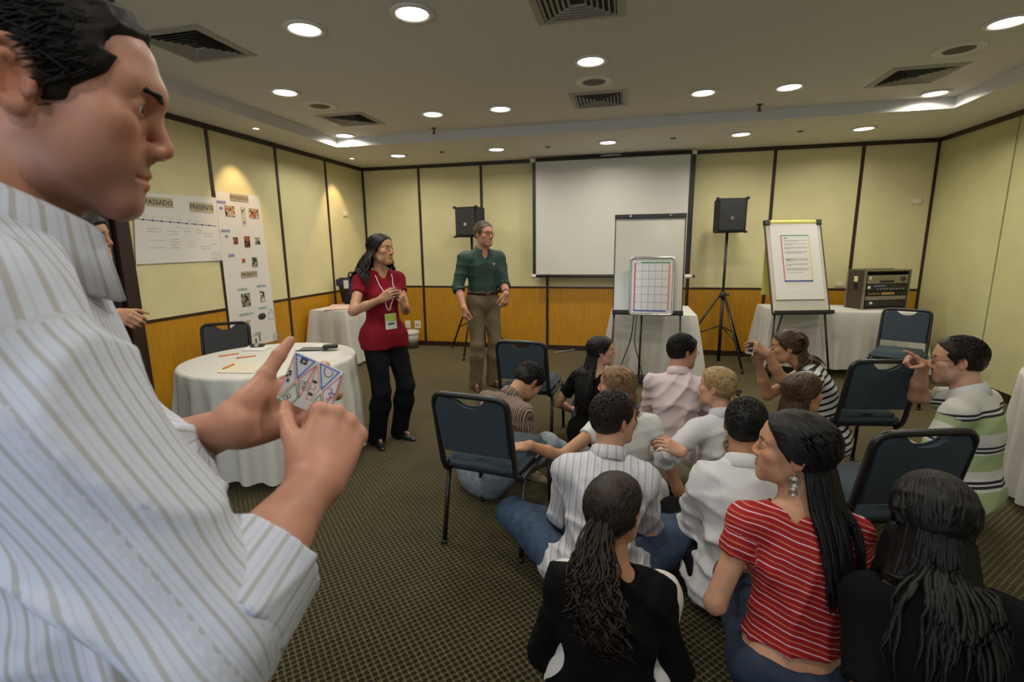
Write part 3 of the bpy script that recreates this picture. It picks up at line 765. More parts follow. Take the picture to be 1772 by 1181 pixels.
# ---------------------------------------------------------------- posters on the left wall (flat paper, mounted on the wall)
XP = XL+.016; RW = (PI/2, 0, PI/2)
def on_wall(u, v): return atx(u, v, XP)
def patch(name, y0_, y1_, z0, z1, m, parent, lift=.001, th=.0012): return boxobj(name, (XP+lift, y0_, z0), (XP+lift+th, y1_, z1), m, parent)
m_tan = mat('tan paper strip', (.42, .36, .23), .8)
p1 = tag(empty('timeline_poster', (0, 0, 0)), 'wide white paper timeline headed PASSADO and PRESENTE, taped left of the tall poster', 'poster')
bm = new()
c4 = [(3.33, 1.405), (4.245, 1.41), (4.25, 2.02), (3.40, 1.99)]
for k in range(2): pass
vs = [bm.verts.new((XP, y_, z_)) for y_, z_ in c4]; vb = [bm.verts.new((XP-.002, y_, z_)) for y_, z_ in c4]
bm.faces.new(vs); bm.faces.new(vb)
for k in range(4): bm.faces.new((vs[k], vs[(k+1) % 4], vb[(k+1) % 4], vb[k]))
obj('sheet', bm, m_paper, p1)
patch('heading_strip', 3.50, 3.76, 1.885, 1.965, m_tan, p1); text('heading', 'PASSADO', .062, m_ink, p1, (XP+.003, 3.62, 1.922), RW)
patch('heading_strip', 3.93, 4.2, 1.865, 1.955, m_tan, p1); text('heading', 'PRESENTE', .062, m_ink, p1, (XP+.003, 4.07, 1.91), RW)
bm = new()
def seg2(a, b, w_=.004):
    a = np.array(a); b = np.array(b); d_ = unit(np.append(b-a, 0))[:2]; n_ = np.array([-d_[1], d_[0]])*w_/2
    q = [a+n_, b+n_, b-n_, a-n_]
    f = [bm.verts.new((XP+.0012, y_, z_)) for y_, z_ in q]; bm.faces.new(f)
seg2((3.40, 1.775), (4.21, 1.745), .005)
for k in range(9): box(bm, (XP+.001, 3.45+k*.085-.006, 1.773-k*.0032-.008), (XP+.002, 3.45+k*.085+.006, 1.773-k*.0032+.008))
obj('timeline', bm, mat('navy ink', (.05, .05, .16), .7), p1)
rp = random.Random(11)
def scribble(parent, y_, z_, w_, m, rows=1, hgt=.014, name='handwriting'):
    global bm
    bm = new()
    for r_ in range(rows):
        x = 0
        while x < w_:
            a_ = rp.uniform(.006, .012); seg2((y_+x, z_-r_*.024+rp.uniform(-.3, .3)*hgt), (y_+x+a_, z_-r_*.024+rp.uniform(-.5, .5)*hgt), .0022); x += a_*rp.uniform(.5, 1.1)
    return obj(name, bm, m, parent)
inks = [mat('pale green marker', (.35, .42, .2), .8), mat('violet marker', (.33, .27, .45), .8), mat('pale red marker', (.7, .3, .26), .8), mat('teal marker', (.15, .33, .33), .8), m_grey, mat('blue marker', (.06, .1, .45), .8)]
for y_, z_, w_, k, r_ in ((3.47, 1.70, .14, 0, 2), (3.47, 1.60, .15, 1, 1), (3.48, 1.54, .15, 2, 1), (3.66, 1.68, .1, 1, 2), (3.67, 1.61, .1, 4, 4), (3.74, 1.72, .07, 1, 1), (3.83, 1.71, .07, 1, 2), (3.87, 1.60, .07, 2, 3), (3.97, 1.70, .06, 3, 2), (4.05, 1.67, .1, 3, 2), (4.0, 1.55, .1, 3, 2), (4.11, 1.49, .12, 1, 5), (4.12, 1.57, .07, 4, 1)): scribble(p1, y_, z_, w_, inks[k], r_)
for k in range(8): scribble(p1, 3.44+k*.09, 1.80-k*.003, .03, inks[4], 1, .008)
p2 = tag(empty('tall_poster', (0, 0, 0)), 'tall two-sheet paper poster with clippings, PASSADO above and PRESENTE below', 'poster')
bm = new()
rows_ = [(2.085, 4.255, 4.855), (1.7, 4.245, 4.87), (1.31, 4.24, 4.89), (.9, 4.235, 4.90), (.47, 4.23, 4.905)]
f_ = [[bm.verts.new((XP+.003*(i % 2), y_, z_)) for y_ in (a_, (a_+b_)/2, b_)] for i, (z_, a_, b_) in enumerate(rows_)]
for A, B in zip(f_[:-1], f_[1:]):
    for k in range(2): bm.faces.new((A[k], A[k+1], B[k+1], B[k]))
r_ = bmesh.ops.extrude_face_region(bm, geom=bm.faces[:]); bmesh.ops.translate(bm, vec=(-.002, 0, 0), verts=[v for v in r_['geom'] if isinstance(v, bmesh.types.BMVert)])
obj('sheet', bm, m_paper, p2)
LQ = .004
def pat2(name, y_, z_, w_, h_, m): return boxobj(name, (XP+LQ, y_-w_/2, z_-h_/2), (XP+LQ+.0015, y_+w_/2, z_+h_/2), m, p2)
def clip(name, seed, cols):
    m = mat(name, cols[0], .5); nt = m.node_tree
    tc = nt.nodes.new('ShaderNodeTexCoord'); v = nt.nodes.new('ShaderNodeTexVoronoi'); v.inputs['Scale'].default_value = 38
    mp = nt.nodes.new('ShaderNodeMapping'); mp.inputs['Location'].default_value = (seed, seed*2, 0); rr = nt.nodes.new('ShaderNodeValToRGB')
    rr.color_ramp.interpolation = 'CONSTANT'
    for i, c_ in enumerate(cols):
        e = rr.color_ramp.elements[i] if i < 2 else rr.color_ramp.elements.new(i/len(cols))
        e.position = i/len(cols); e.color = (*c_, 1)
    nt.links.new(tc.outputs['Object'], mp.inputs[0]); nt.links.new(mp.outputs[0], v.inputs['Vector']); nt.links.new(v.outputs['Color'], rr.inputs[0]); nt.links.new(rr.outputs[0], nt.nodes['Principled BSDF'].inputs['Base Color'])
    return m
K, O_, T_, G_, W_ = (.02, .016, .014), (.35, .1, .03), (.45, .32, .18), (.05, .12, .04), (.55, .52, .48)
cA = clip('photo clipping warm', 1.3, [K, O_, T_, W_]); cB = clip('photo clipping dark', 2.9, [K, (.2, .03, .02), O_, K]); cC = clip('photo clipping grey', 4.1, [K, W_, (.15, .14, .13), (.3, .29, .27)]); cD = clip('photo clipping green', 5.7, [G_, K, (.3, .25, .2), G_])
cE = clip('photo clipping pale', 7.7, [W_, (.5, .45, .25), W_, (.2, .2, .2)])
pat2('heading_strip', 4.56, 2.045, .25, .07, m_tan); text('heading', 'PASSADO', .055, m_ink, p2, (XP+.0062, 4.56, 2.04), RW)
pat2('clipping', 4.41, 1.90, .125, .105, cA); pat2('clipping', 4.59, 1.86, .055, .19, cE); pat2('clipping', 4.745, 1.895, .14, .1, cA)
pat2('clipping', 4.44, 1.605, .06, .07, cB); pat2('clipping', 4.60, 1.595, .08, .115, cB); pat2('clipping', 4.755, 1.605, .075, .07, cC)
pat2('clipping', 4.52, 1.40, .04, .04, mat('red clipping', (.4, .05, .04), .6)); pat2('clipping', 4.68, 1.38, .08, .1, cD)
for s_, y_, z_ in (('ANOS', 4.31, 1.98), ('80', 4.30, 1.92), ('ANOS', 4.32, 1.70), ('90', 4.325, 1.645), ('2000', 4.36, 1.455)): text('handwriting', s_, .042, inks[5], p2, (XP+.005, y_, z_), RW)
pat2('heading_strip', 4.58, 1.255, .23, .065, m_tan); text('heading', 'PRESENTE', .05, m_ink, p2, (XP+.0062, 4.58, 1.252), RW)
for s_, y_, z_, k in (('FAMILIA', 4.46, 1.10, 3), ('AMIGOS', 4.74, 1.115, 3), ('TRABALHO', 4.47, .835, 3), ('FUNDO', 4.73, .87, 3), ('LAZER', 4.60, .60, 3)): text('handwriting', s_, .04, inks[k], p2, (XP+.005, y_, z_), RW)
pat2('clipping', 4.49, .985, .125, .14, cD); pat2('clipping', 4.74, 1.0, .065, .13, cC); pat2('clipping', 4.49, .72, .05, .1, cA)
bm = new(); lathe(bm, [(0, .002), (.05, .001), (.052, 0)], 16, close=False); bm.transform(Matrix.Translation((XP+LQ, 4.70, .78)) @ Matrix.Rotation(PI/2, 4, 'Y') @ Matrix.Diagonal((.7, 1.2, 1, 1))); obj('clipping', bm, m_ink, p2)
pat2('clipping', 4.57, .53, .015, .05, m_ink); pat2('clipping', 4.63, .55, .012, .07, cB)
bm = new(); q = [(4.80, .73), (4.80, .80), (4.84, .85), (4.88, .80), (4.88, .73), (4.80, .73)]
XPs = XP; XP = XP+.004
for a_, b_ in zip(q[:-1], q[1:]): seg2(a_, b_, .004)
seg2((4.80, .80), (4.88, .80), .003)
obj('house_doodle', bm, inks[5], p2); XP = XPs

# ---------------------------------------------------------------- things on the round table
m_pencil = mat('orange pencil', (.72, .22, .03), .4)
def pencil(u, v, u2, v2, s, zz=.758):
    a, b = atz(u, v, zz), atz(u2, v2, zz); o = empty('pencil', tuple((a+b)/2), 0, s, 'pencil')
    d_ = (b-a)/2; bm = new(); tube(bm, [-d_, d_], .005, 6); obj('barrel', bm, m_pencil, o)
    bm = new(); tube(bm, [d_, d_*1.1], [.005, .001], 6); obj('tip', bm, mat('pencil wood', (.5, .32, .15), .6), o)
pencil(378, 617, 412, 612, 'orange pencil lying at the back left of the round table'); pencil(409, 620, 442, 616, 'orange pencil in the middle of the round table')
pencil(386, 638, 405, 630, 'short orange pencil lying on the loose paper sheet', .764)
def sheet(name, pts, s, m=m_paper, z=.757):
    bm = new(); P_ = [atz(*p, z) for p in pts]; vs = [bm.verts.new(p) for p in P_]; v2 = [bm.verts.new(p-np.array([0, 0, .0012])) for p in P_]
    bm.faces.new(vs); bm.faces.new(v2[::-1])
    for k in range(4): bm.faces.new((vs[k], v2[k], v2[(k+1) % 4], vs[(k+1) % 4]))
    return tag(obj(name, bm, m), s, 'paper')
sheet('paper_sheet', [(375, 645), (398, 627), (455, 630), (440, 646)], 'cream sheet under the short pencil, near edge of the round table', mat('cream paper', (.62, .55, .42), .8))
sheet('paper_sheet', [(418, 607), (432, 598), (470, 600), (455, 607)], 'white sheet beside the car keys, far side of the round table')
sheet('paper_sheet', [(520, 606), (548, 598), (575, 599), (560, 607)], 'white sheet below the folders at the right of the round table')
ky = empty('phone_case', tuple(atz(446, 600, .758)), .4, 'small black phone case on paper at the far side of the round table', 'phone')
boxobj('body', (-.05, -.028, 0), (.05, .028, .02), m_blackm, ky, .008); boxobj('clip', (-.015, -.03, .006), (.015, .03, .024), m_chrome, ky, .003)
fo = empty('folder', tuple(atz(540, 605, .757)), .25, 'dark flat folder lying near the right rim of the round table', 'folder')
boxobj('cover', (-.11, -.05, .001), (.11, .05, .004), m_blackm, fo); boxobj('pages', (-.105, -.047, .004), (.108, .052, .008), m_paper, fo); boxobj('cover', (-.08, -.05, .008), (.12, .045, .011), mat('grey cover', (.12, .11, .1), .5), fo)
po = empty('black_pouch', tuple(atz(572, 603, .769)), .5, 'small black pouch lying on the folder on the round table', 'pouch')
boxobj('body', (-.055, -.035, 0), (.055, .035, .028), m_blackm, po, .012); boxobj('flap', (-.05, -.037, .012), (.052, -.01, .031), m_black, po, .005)
m_glass = bpy.data.materials.new('thin clear glass'); m_glass.use_nodes = True; _nt = m_glass.node_tree
_t = _nt.nodes.new('ShaderNodeBsdfTransparent'); _g = _nt.nodes.new('ShaderNodeBsdfGlossy'); _g.inputs['Roughness'].default_value = .05; _x = _nt.nodes.new('ShaderNodeMixShader'); _x.inputs[0].default_value = .14
_nt.links.new(_t.outputs[0], _x.inputs[1]); _nt.links.new(_g.outputs[0], _x.inputs[2]); _nt.links.new(_x.outputs[0], _nt.nodes['Material Output'].inputs[0])
gl = empty('water_glass', tuple(atz(480, 592, .756)), 0, 'small clear glass at the far rim of the round table', 'glass')
bm = new(); lathe(bm, [(0, 0), (.026, 0), (.031, .075), (.029, .075), (.0245, .004), (0, .004)], 20, close=False); obj('tumbler', bm, m_glass, gl, True)
bm = new(); pcs = atz(590, 537, .757)
for k in range(3): pass
sheet('paper_stack', [(560, 537), (575, 527), (606, 526), (600, 535)], 'pale papers lying on the corner table beside the bag', mat('pink paper', (.6, .45, .38), .8), .764)

# ---------------------------------------------------------------- banquet chairs
m_fab = mat('blue grey chair fabric', (.034, .052, .068), .9, bump=.5, bscale=700, var=.25, vscale=260)
m_vinyl = mat('black chair vinyl', (.018, .017, .016), .45)
CH = []
def chair(x, y, rz, label, fabric=None, sc=1.0):
    fabric = fabric or m_fab
    o = empty('banquet_chair', (x, y, 0), rz, label, 'chair', 'banquet chairs')
    # local: the sitter faces +y
    W2 = .190; hb = .845; yb = -.235
    def backp(z): return yb-.22*(z-.44)          # recline
    bm = new()
    pts = [(-W2, .02, .425), (-W2, yb+.03, .405), (-W2-.004, backp(.46), .46), (-W2, backp(hb), hb), (W2, backp(hb), hb), (W2+.004, backp(.46), .46), (W2, yb+.03, .405), (W2, .02, .425)]
    tube(bm, rounded(pts, .06), .0145, 8); obj('back_frame', bm, m_black, o)
    # upholstered back with a hand hole at the top
    bm = new(); n = 40; out = []
    z0, z1 = .54, hb-.012; w = W2-.012
    prof = []
    for k in range(9): t = PI*k/8; prof.append((.075*math.cos(t), z1-.006-.045*math.sin(t)))   # notch, right to left
    loop = [(-w, z0), (w, z0), (w, z1-.05)]+[(w-.05+.05*math.cos(t), z1-.05+.05*math.sin(t)) for t in np.linspace(.2, PI/2, 5)]+prof+[(-w+.05+.05*math.cos(t), z1-.05+.05*math.sin(t)) for t in np.linspace(PI/2, PI-.2, 5)]+[(-w, z1-.05)]
    fv = [bm.verts.new((a, backp(b)-.016, b)) for a, b in loop]; bv = [bm.verts.new((a, backp(b)+.024, b)) for a, b in loop]
    bm.faces.new(fv); bm.faces.new(bv[::-1])
    for k in range(len(loop)): bm.faces.new((fv[k], bv[k], bv[(k+1) % len(loop)], fv[(k+1) % len(loop)]))
    bmesh.ops.bevel(bm, geom=[e for e in bm.edges if abs(e.verts[0].co.y-backp(e.verts[0].co.z)-(e.verts[1].co.y-backp(e.verts[1].co.z))) < .01], offset=.007, segments=2, affect='EDGES')
    obj('backrest', bm, fabric, o)
    bm = new(); box(bm, (-.205, -.225, .41), (.205, .225, .49)); bmesh.ops.bevel(bm, geom=bm.edges[:], offset=.03, segments=3, affect='EDGES')
    for v in bm.verts:
        if v.co.y < 0: v.co.x *= 1+.18*v.co.y
    obj('seat', bm, fabric, o, True)
    for s in (-1, 1):
        bm = new(); tube(bm, [(s*.212, -.20, .418), (s*.212, .205, .418)], .011, 8); obj('side_rail', bm, m_black, o)
        bm = new(); tube(bm, [(s*.212, .20, .425), (s*.219, .232, 0)], .0125, 8); lg = obj('leg', bm, m_black, o)
        bm = new(); tube(bm, [(s*.219, .231, .02), (s*.219, .233, 0)], .016, 8); obj('foot_cap', bm, m_blackm, lg)
        bm = new(); tube(bm, [(s*.205, -.16, .42), (s*.214, -.232, 0)], .0125, 8); lg = obj('leg', bm, m_black, o)
        bm = new(); tube(bm, [(s*.214, -.231, .02), (s*.214, -.234, 0)], .016, 8); obj('foot_cap', bm, m_blackm, lg)
    for y_ in (.19, -.18):
        bm = new(); tube(bm, [(-.21, y_, .414), (.21, y_, .414)], .010); obj('cross_rail', bm, m_black, o)
    o.scale = (sc,)*3
    CH.append(o); return o
D2R = math.radians
chair(-.645, 2.39, D2R(-9), 'blue-grey chair seen from behind, nearest on the open carpet at left')
chair(-.73, 3.78, D2R(-4), 'blue-grey chair behind the man in the brown striped shirt', sc=.98)
chair(2.54, 5.36, D2R(150), 'grey chair facing the camera in front of the long white table')
chair(1.40, 3.48, D2R(9), 'blue-grey chair behind the pointing hand of the man with the polo shirt')
chair(.97, 2.28, D2R(16), 'blue-grey chair directly in front of the woman with long black hair')
chair(-3.42, 3.55, D2R(-142), 'black chair tucked behind the round table below the posters', m_vinyl)
# ================================================================== people
def Rx(a): c, s = math.cos(a), math.sin(a); return np.array([[1, 0, 0], [0, c, -s], [0, s, c]])
def Ry(a): c, s = math.cos(a), math.sin(a); return np.array([[c, 0, s], [0, 1, 0], [-s, 0, c]])
def Rz(a): c, s = math.cos(a), math.sin(a); return np.array([[c, -s, 0], [s, c, 0], [0, 0, 1]])
def skin_mat(name, col, beard=None):
    m = bpy.data.materials.get(name)
    if m: return m
    m = bpy.data.materials.new(name); m.use_nodes = True; nt = m.node_tree; b = nt.nodes['Principled BSDF']
    b.inputs['Roughness'].default_value = .48; b.inputs['Specular IOR Level'].default_value = .35
    b.inputs['Subsurface Weight'].default_value = .12; b.inputs['Subsurface Radius'].default_value = (.012, .004, .002); b.inputs['Subsurface Scale'].default_value = .6
    def at(n): a = nt.nodes.new('ShaderNodeAttribute'); a.attribute_name = n; return a.outputs['Fac']
    def mix(f, a, c):
        x = nt.nodes.new('ShaderNodeMix'); x.data_type = 'RGBA'; nt.links.new(f, x.inputs['Factor'])
        if isinstance(a, tuple): x.inputs['A'].default_value = (*a, 1)
        else: nt.links.new(a, x.inputs['A'])
        x.inputs['B'].default_value = (*c, 1); return x.outputs['Result']
    tc = nt.nodes.new('ShaderNodeTexCoord'); nz = nt.nodes.new('ShaderNodeTexNoise'); nz.inputs['Scale'].default_value = 22; nz.inputs['Detail'].default_value = 4
    nt.links.new(tc.outputs['Object'], nz.inputs['Vector'])
    fm = nt.nodes.new('ShaderNodeMath'); fm.operation = 'MULTIPLY'; fm.inputs[1].default_value = .5; nt.links.new(nz.outputs[0], fm.inputs[0])
    c = mix(fm.outputs[0], col, tuple(min(1, x*y) for x, y in zip(col, (1.1, .80, .72))))
    c = mix(at('lip'), c, tuple(x*y for x, y in zip(col, (.82, .42, .40))))
    c = mix(at('blush'), c, tuple(min(1, x*y) for x, y in zip(col, (1.05, .68, .62))))
    c = mix(at('beard'), c, beard or tuple(x*y for x, y in zip(col, (.42, .42, .45))))
    nt.links.new(c, b.inputs['Base Color'])
    n2 = nt.nodes.new('ShaderNodeTexNoise'); n2.inputs['Scale'].default_value = 420; nt.links.new(tc.outputs['Object'], n2.inputs['Vector'])
    bp = nt.nodes.new('ShaderNodeBump'); bp.inputs['Strength'].default_value = .12; bp.inputs['Distance'].default_value = .001
    nt.links.new(n2.outputs[0], bp.inputs['Height']); nt.links.new(bp.outputs[0], b.inputs['Normal'])
    return m
def hair_mat(name, col, rough=.42, hi=1.5):
    m = bpy.data.materials.get(name)
    if m: return m
    m = mat(name, col, rough, bump=.1, bscale=500, spec=.28)
    nt = m.node_tree; b = nt.nodes['Principled BSDF']
    tc = nt.nodes.new('ShaderNodeTexCoord'); n = nt.nodes.new('ShaderNodeTexNoise'); n.inputs['Scale'].default_value = 60; n.inputs['Detail'].default_value = 3
    r = nt.nodes.new('ShaderNodeValToRGB'); r.color_ramp.elements[0].position = .35; r.color_ramp.elements[1].position = .7
    r.color_ramp.elements[0].color = (*[c*.75 for c in col], 1); r.color_ramp.elements[1].color = (*[c*hi for c in col], 1)
    nt.links.new(tc.outputs['Object'], n.inputs['Vector']); nt.links.new(n.outputs[0], r.inputs[0]); nt.links.new(r.outputs[0], b.inputs['Base Color'])
    return m
m_sclera = mat('eye white', (.62, .60, .56), .2); m_iris = mat('brown iris', (.05, .022, .01), .2); m_pupil = mat('pupil', (.004, .004, .004), .1)
_eye = None
def eye_mesh():
    global _eye
    if _eye is None:
        bm = new(); bmesh.ops.create_uvsphere(bm, u_segments=24, v_segments=16, radius=1)
        bm.transform(Matrix.Rotation(-PI/2, 4, 'X'))
        for f in bm.faces:
            c = f.calc_center_median(); a = math.acos(max(-1, min(1, c.y/max(c.length, 1e-6))))
            f.material_index = 2 if a < .22 else (1 if a < .5 else 0); f.smooth = True
        _eye = bpy.data.meshes.new('eye'); bm.to_mesh(_eye); bm.free()
        for m in (m_sclera, m_iris, m_pupil): _eye.materials.append(m)
    return _eye

class Head:
    """head-local frame: x right, y forward, z up; metres"""
    def __init__(s, c, R, k, fem, f=None):
        s.c = np.asarray(c, float); s.R = np.asarray(R, float); s.k = k; s.fem = fem; s.f = dict(nose=1., chin=1., fat=0., brow=1., lids=.0042, ear=1., jaw=1.); s.f.update(f or {})
    def w(s, p): return s.c+s.R@(np.asarray(p, float)*s.k)
    def inv(s, P): return ((np.asarray(P)-s.c)@s.R)/s.k
    def build(s, S, detail=False):
        k = s.k; F = s.f; fem = s.fem; J = (.90 if fem else 1.)*F['jaw']
        def e(c, r, kk=.02, op='u', rot=None): S.ell(s.w(c), np.array(r)*k, s.R if rot is None else s.R@rot, kk*k, op)
        def c(a, b, ra, rb=None, kk=.02, op='u'): S.cone(s.w(a), s.w(b), ra*k, (ra if rb is None else rb)*k, kk*k, op)
        e((0, -.018, .038), (.074, .094, .080)); e((0, -.045, .0), (.060, .058, .062), .03)
        e((0, .030, .048), (.062, .058, .052), .03)
        e((0, .028, -.026), (.059*J+F['fat'], .055, .082), .03)
        for q in (-1, 1):
            c((q*.053*J, -.004, -.050), (q*.045*J, .026, -.078), .017, .017, .03)
            c((q*.045*J, .026, -.078), (q*.018*J, .064, -.100*F['chin']), .017, .015, .03)
            e((q*.034, .046, -.046), (.024*J+F['fat']*.6, .026, .03), .03)
            e((q*.043, .056, -.014), (.022, .022, .018), .025)
        c((-.018, .074, -.100*F['chin']), (.018, .074, -.100*F['chin']), .013 if fem else .015, None, .022)
        b = .0075 if fem else .0095*F['brow']
        for q in (-1, 1): c((q*.010, .083, .030), (q*.044, .066, .030), b, b*.8, .022)
        for q in (-1, 1): e((q*.032, .092, .008), (.019, .0145, .0125), .014, 's')
        n = F['nose']
        c((0, .083, .020), (0, .092+.014*n, -.024), .0072, .0098, .014)
        e((0, .094+.012*n, -.029), (.0105, .010, .0085), .006)
        for q in (-1, 1): e((q*.0125, .0935+.003*n, -.033), (.0078, .0115, .0082), .007)
        e((0, .0615, -.064), (.034, .0275, .028), .03)
        lp = 1.2 if fem else 1.
        c((-.024, .0795, -.0675), (0, .0900, -.0625), .0038*lp, .0056*lp, .005); c((.024, .0795, -.0675), (0, .0900, -.0625), .0038*lp, .0056*lp, .005)
        c((-.021, .0795, -.0715), (0, .0885, -.0755), .0042*lp, .0064*lp, .005); c((.021, .0795, -.0715), (0, .0885, -.0755), .0042*lp, .0064*lp, .005)
        for q in (-1, 1): c((q*.027, .0850, -.0695), (0, .0975, -.0688), .0020, .0022, .003, 's')
        for q in (-1, 1):
            e((q*.032, .0725, .008), (.0165, .0145, .0140), .005)
            e((q*.032, .0880, .0072), (.0125, .0128, F['lids']), .002, 's')
        if detail:
            for q in (-1, 1):
                c((q*.013, .1, -.042), (q*.011, .094, -.036), .0032, .002, .003, 's')
                c((q*.018, .0865, .0155), (q*.046, .0745, .0125), .0014, .0012, .003, 's')
        ea = F['ear']
        for q in (-1, 1):
            rot = Rz(q*.35)@Rx(.18)
            e((q*.0775, -.016, -.004), (.0065, .019*ea, .031*ea), .008, 'u', rot)
            e((q*.0865, -.010, -.005), (.0075, .0105*ea, .017*ea), .006, 's', rot)
            if detail:
                pts = [np.array([q*.082, -.016, -.004])+rot@np.array([q*.002, .0185*ea*math.cos(t), .031*ea*math.sin(t)]) for t in np.linspace(-1.9-.6, 1.3, 12)[::-1]]
                pts = [np.array([q*.081, -.016, -.004])+rot@np.array([q*.002, .0175*ea*math.cos(t), .030*ea*math.sin(t)]) for t in np.linspace(.35, 4.4, 12)]
                for a_, b_ in zip(pts[:-1], pts[1:]): c(a_, b_, .0038, .0038, .004)
                pts = [np.array([q*.080, -.018, -.006])+rot@np.array([q*.003, .009*math.cos(t), .019*math.sin(t)]) for t in np.linspace(.9, 4.0, 8)]
                for a_, b_ in zip(pts[:-1], pts[1:]): c(a_, b_, .003, .003, .004)
                c((q*.0785, .000, -.008), (q*.0785, .001, -.016), .0045, .004, .004)
                e((q*.0785, -.010, -.034), (.0055, .0085, .0085), .008)
    def masks(s, V):
        P = s.inv(V); x, y, z = P.T
        up = np.exp(-((np.abs(x)/.0245)**8))*np.exp(-(((z+.0690)/(.0128-.26*np.abs(x)))**6))*(y > .074)
        lip = np.clip(up*1.1, 0, 1)
        ck = np.exp(-(((np.abs(x)-.045)/.02)**2+((z+.025)/.02)**2))*(y > .02)*.5
        ns = np.exp(-((x/.016)**2+((z+.03)/.016)**2))*(y > .09)*.8
        er = np.exp(-(((np.abs(x)-.08)/.012)**2+((y+.015)/.025)**2+((z)/.035)**2))*.7
        bl = np.clip(ck+ns+er, 0, .8)
        jaw = 1/(1+np.exp((z+.040+.25*np.maximum(y-.05, 0))/.006))*np.clip((y+.01)/.02, 0, 1)*(z > -.16)
        mu = np.exp(-((x/.028)**4))*np.exp(-(((z+.051)/.008)**2))*(y > .07)
        side = np.exp(-(((y-.012)/.016)**2))*np.clip(-(z-.02)/.02, 0, 1)*(np.abs(x) > .05)*(z > -.07)
        be = np.clip(np.maximum(np.maximum(jaw, mu), side), 0, 1)*(1-lip)
        return lip, bl, be

def hand_prims(S, O, Yd, Zd, side, sc=1., curl=(25, 35, 25), spread=4., thumb=(35, 20, 15, 15), each=None, thin=1.):
    """O wrist, Yd direction of the hand, Zd back-of-hand normal, side +1 right hand / -1 left hand.
    thumb = (abduction in the palm plane, drop towards the palm, bend 1, bend 2)"""
    Y = unit(Yd); Z = np.asarray(Zd, float); Z = unit(Z-Y*(Z@Y)); X = np.cross(Y, Z); X = X*(-side)   # X towards the thumb
    def w(p): return O+(X*p[0]+Y*p[1]+Z*p[2])*sc
    kn = [(.029, .088, .002), (.0095, .093, .004), (-.0105, .089, .003), (-.0285, .081, 0)]
    t = thin
    for i, q in enumerate(kn): S.cone(w((q[0]*.55, .004, 0)), w((q[0], q[1]-.006, q[2]-.002)), .0165*sc*t, .0112*sc*t, .012*sc)
    S.ell(w((.024, .034, -.008)), np.array([.0165, .030, .0145])*sc, np.stack([X, Y, Z], 1), .012*sc)
    S.ell(w((-.024, .036, -.007)), np.array([.0125, .033, .0125])*sc, np.stack([X, Y, Z], 1), .012*sc)
    ln = [(.043, .025, .021), (.047, .029, .022), (.043, .027, .022), (.034, .020, .019)]
    rr = [(.0094, .0084, .0074, .0062), (.0096, .0085, .0076, .0063), (.0091, .0082, .0072, .006), (.0081, .0072, .0064, .0054)]
    tips = []
    for i in range(4):
        cu = each[i] if each and each[i] is not None else curl
        sp = math.radians(spread)*(1.2, .25, -.7, -1.7)[i]
        d0 = np.array([math.sin(sp), math.cos(sp), 0]); p = np.array(kn[i]); a = 0
        for j in range(3):
            a += math.radians(cu[j]); d = d0*math.cos(a)+np.array([0, 0, -1])*math.sin(a)
            q = p+d*ln[i][j]
            S.cone(w(p), w(q), rr[i][j]*sc*t, rr[i][j+1]*sc*t, (.010 if j == 0 else .003)*sc); p = q
        tips.append(w(p))
    ab, dr, b1, b2 = [math.radians(v) for v in thumb]
    p = np.array([.024, .020, -.006]); d = np.array([math.sin(ab)*math.cos(dr), math.cos(ab)*math.cos(dr), -math.sin(dr)])
    bendv = unit(np.array([-math.cos(ab), math.sin(ab), -.35]))
    L = [(.044, .0135, .0112), (.034, .0108, .0098), (.028, .0098, .0070)]; bb = [0, b1, b2]; a = 0
    for j in range(3):
        a += bb[j]; dd = unit(d*math.cos(a)+bendv*math.sin(a)); q = p+dd*L[j][0]
        S.cone(w(p), w(q), L[j][1]*sc*t, L[j][2]*sc*t, (.014 if j == 0 else .004)*sc); p = q
    tips.append(w(p))
    return tips
def ik(S, T, l1, l2, pole):
    S, T = np.asarray(S, float), np.asarray(T, float); d = T-S; D = np.linalg.norm(d)
    D2 = min(max(D, abs(l1-l2)*1.02), (l1+l2)*.998); u = unit(d); T = S+u*D2
    a = (l1*l1-l2*l2+D2*D2)/(2*D2); h = math.sqrt(max(l1*l1-a*a, 0))
    p = np.asarray(pole, float); p = unit(p-u*(p@u)); return S+u*a+p*h, T

def wrinkle(amp, seed, f=1., vert=1.):
    """cloth folds: a few warped ridges, each strong in some places and gone in others"""
    r = np.random.RandomState(seed); ks = []
    for i in range(6):
        v = unit(r.normal(size=3)*np.array([1, 1, 1.3*vert])); ks.append((v*f*r.uniform(38, 75), r.uniform(0, 6.3), unit(r.normal(size=3))*f*r.uniform(9, 17), r.uniform(0, 6.3), unit(r.normal(size=3))*f*r.uniform(7, 13), r.uniform(0, 6.3)))
    ks = [(a.astype(np.float32), b, c.astype(np.float32), d, e.astype(np.float32), g) for a, b, c, d, e, g in ks]
    def fn(P):
        o = 0
        for a, b, c, d, e, g in ks:
            w = np.clip(np.sin(P@e+g)+.1, 0, 1)
            o = o+w*((1-np.abs(np.sin(.5*(P@a)+b+1.1*np.sin(P@c+d))))**2-.33)
        return amp*o*.75
    return fn

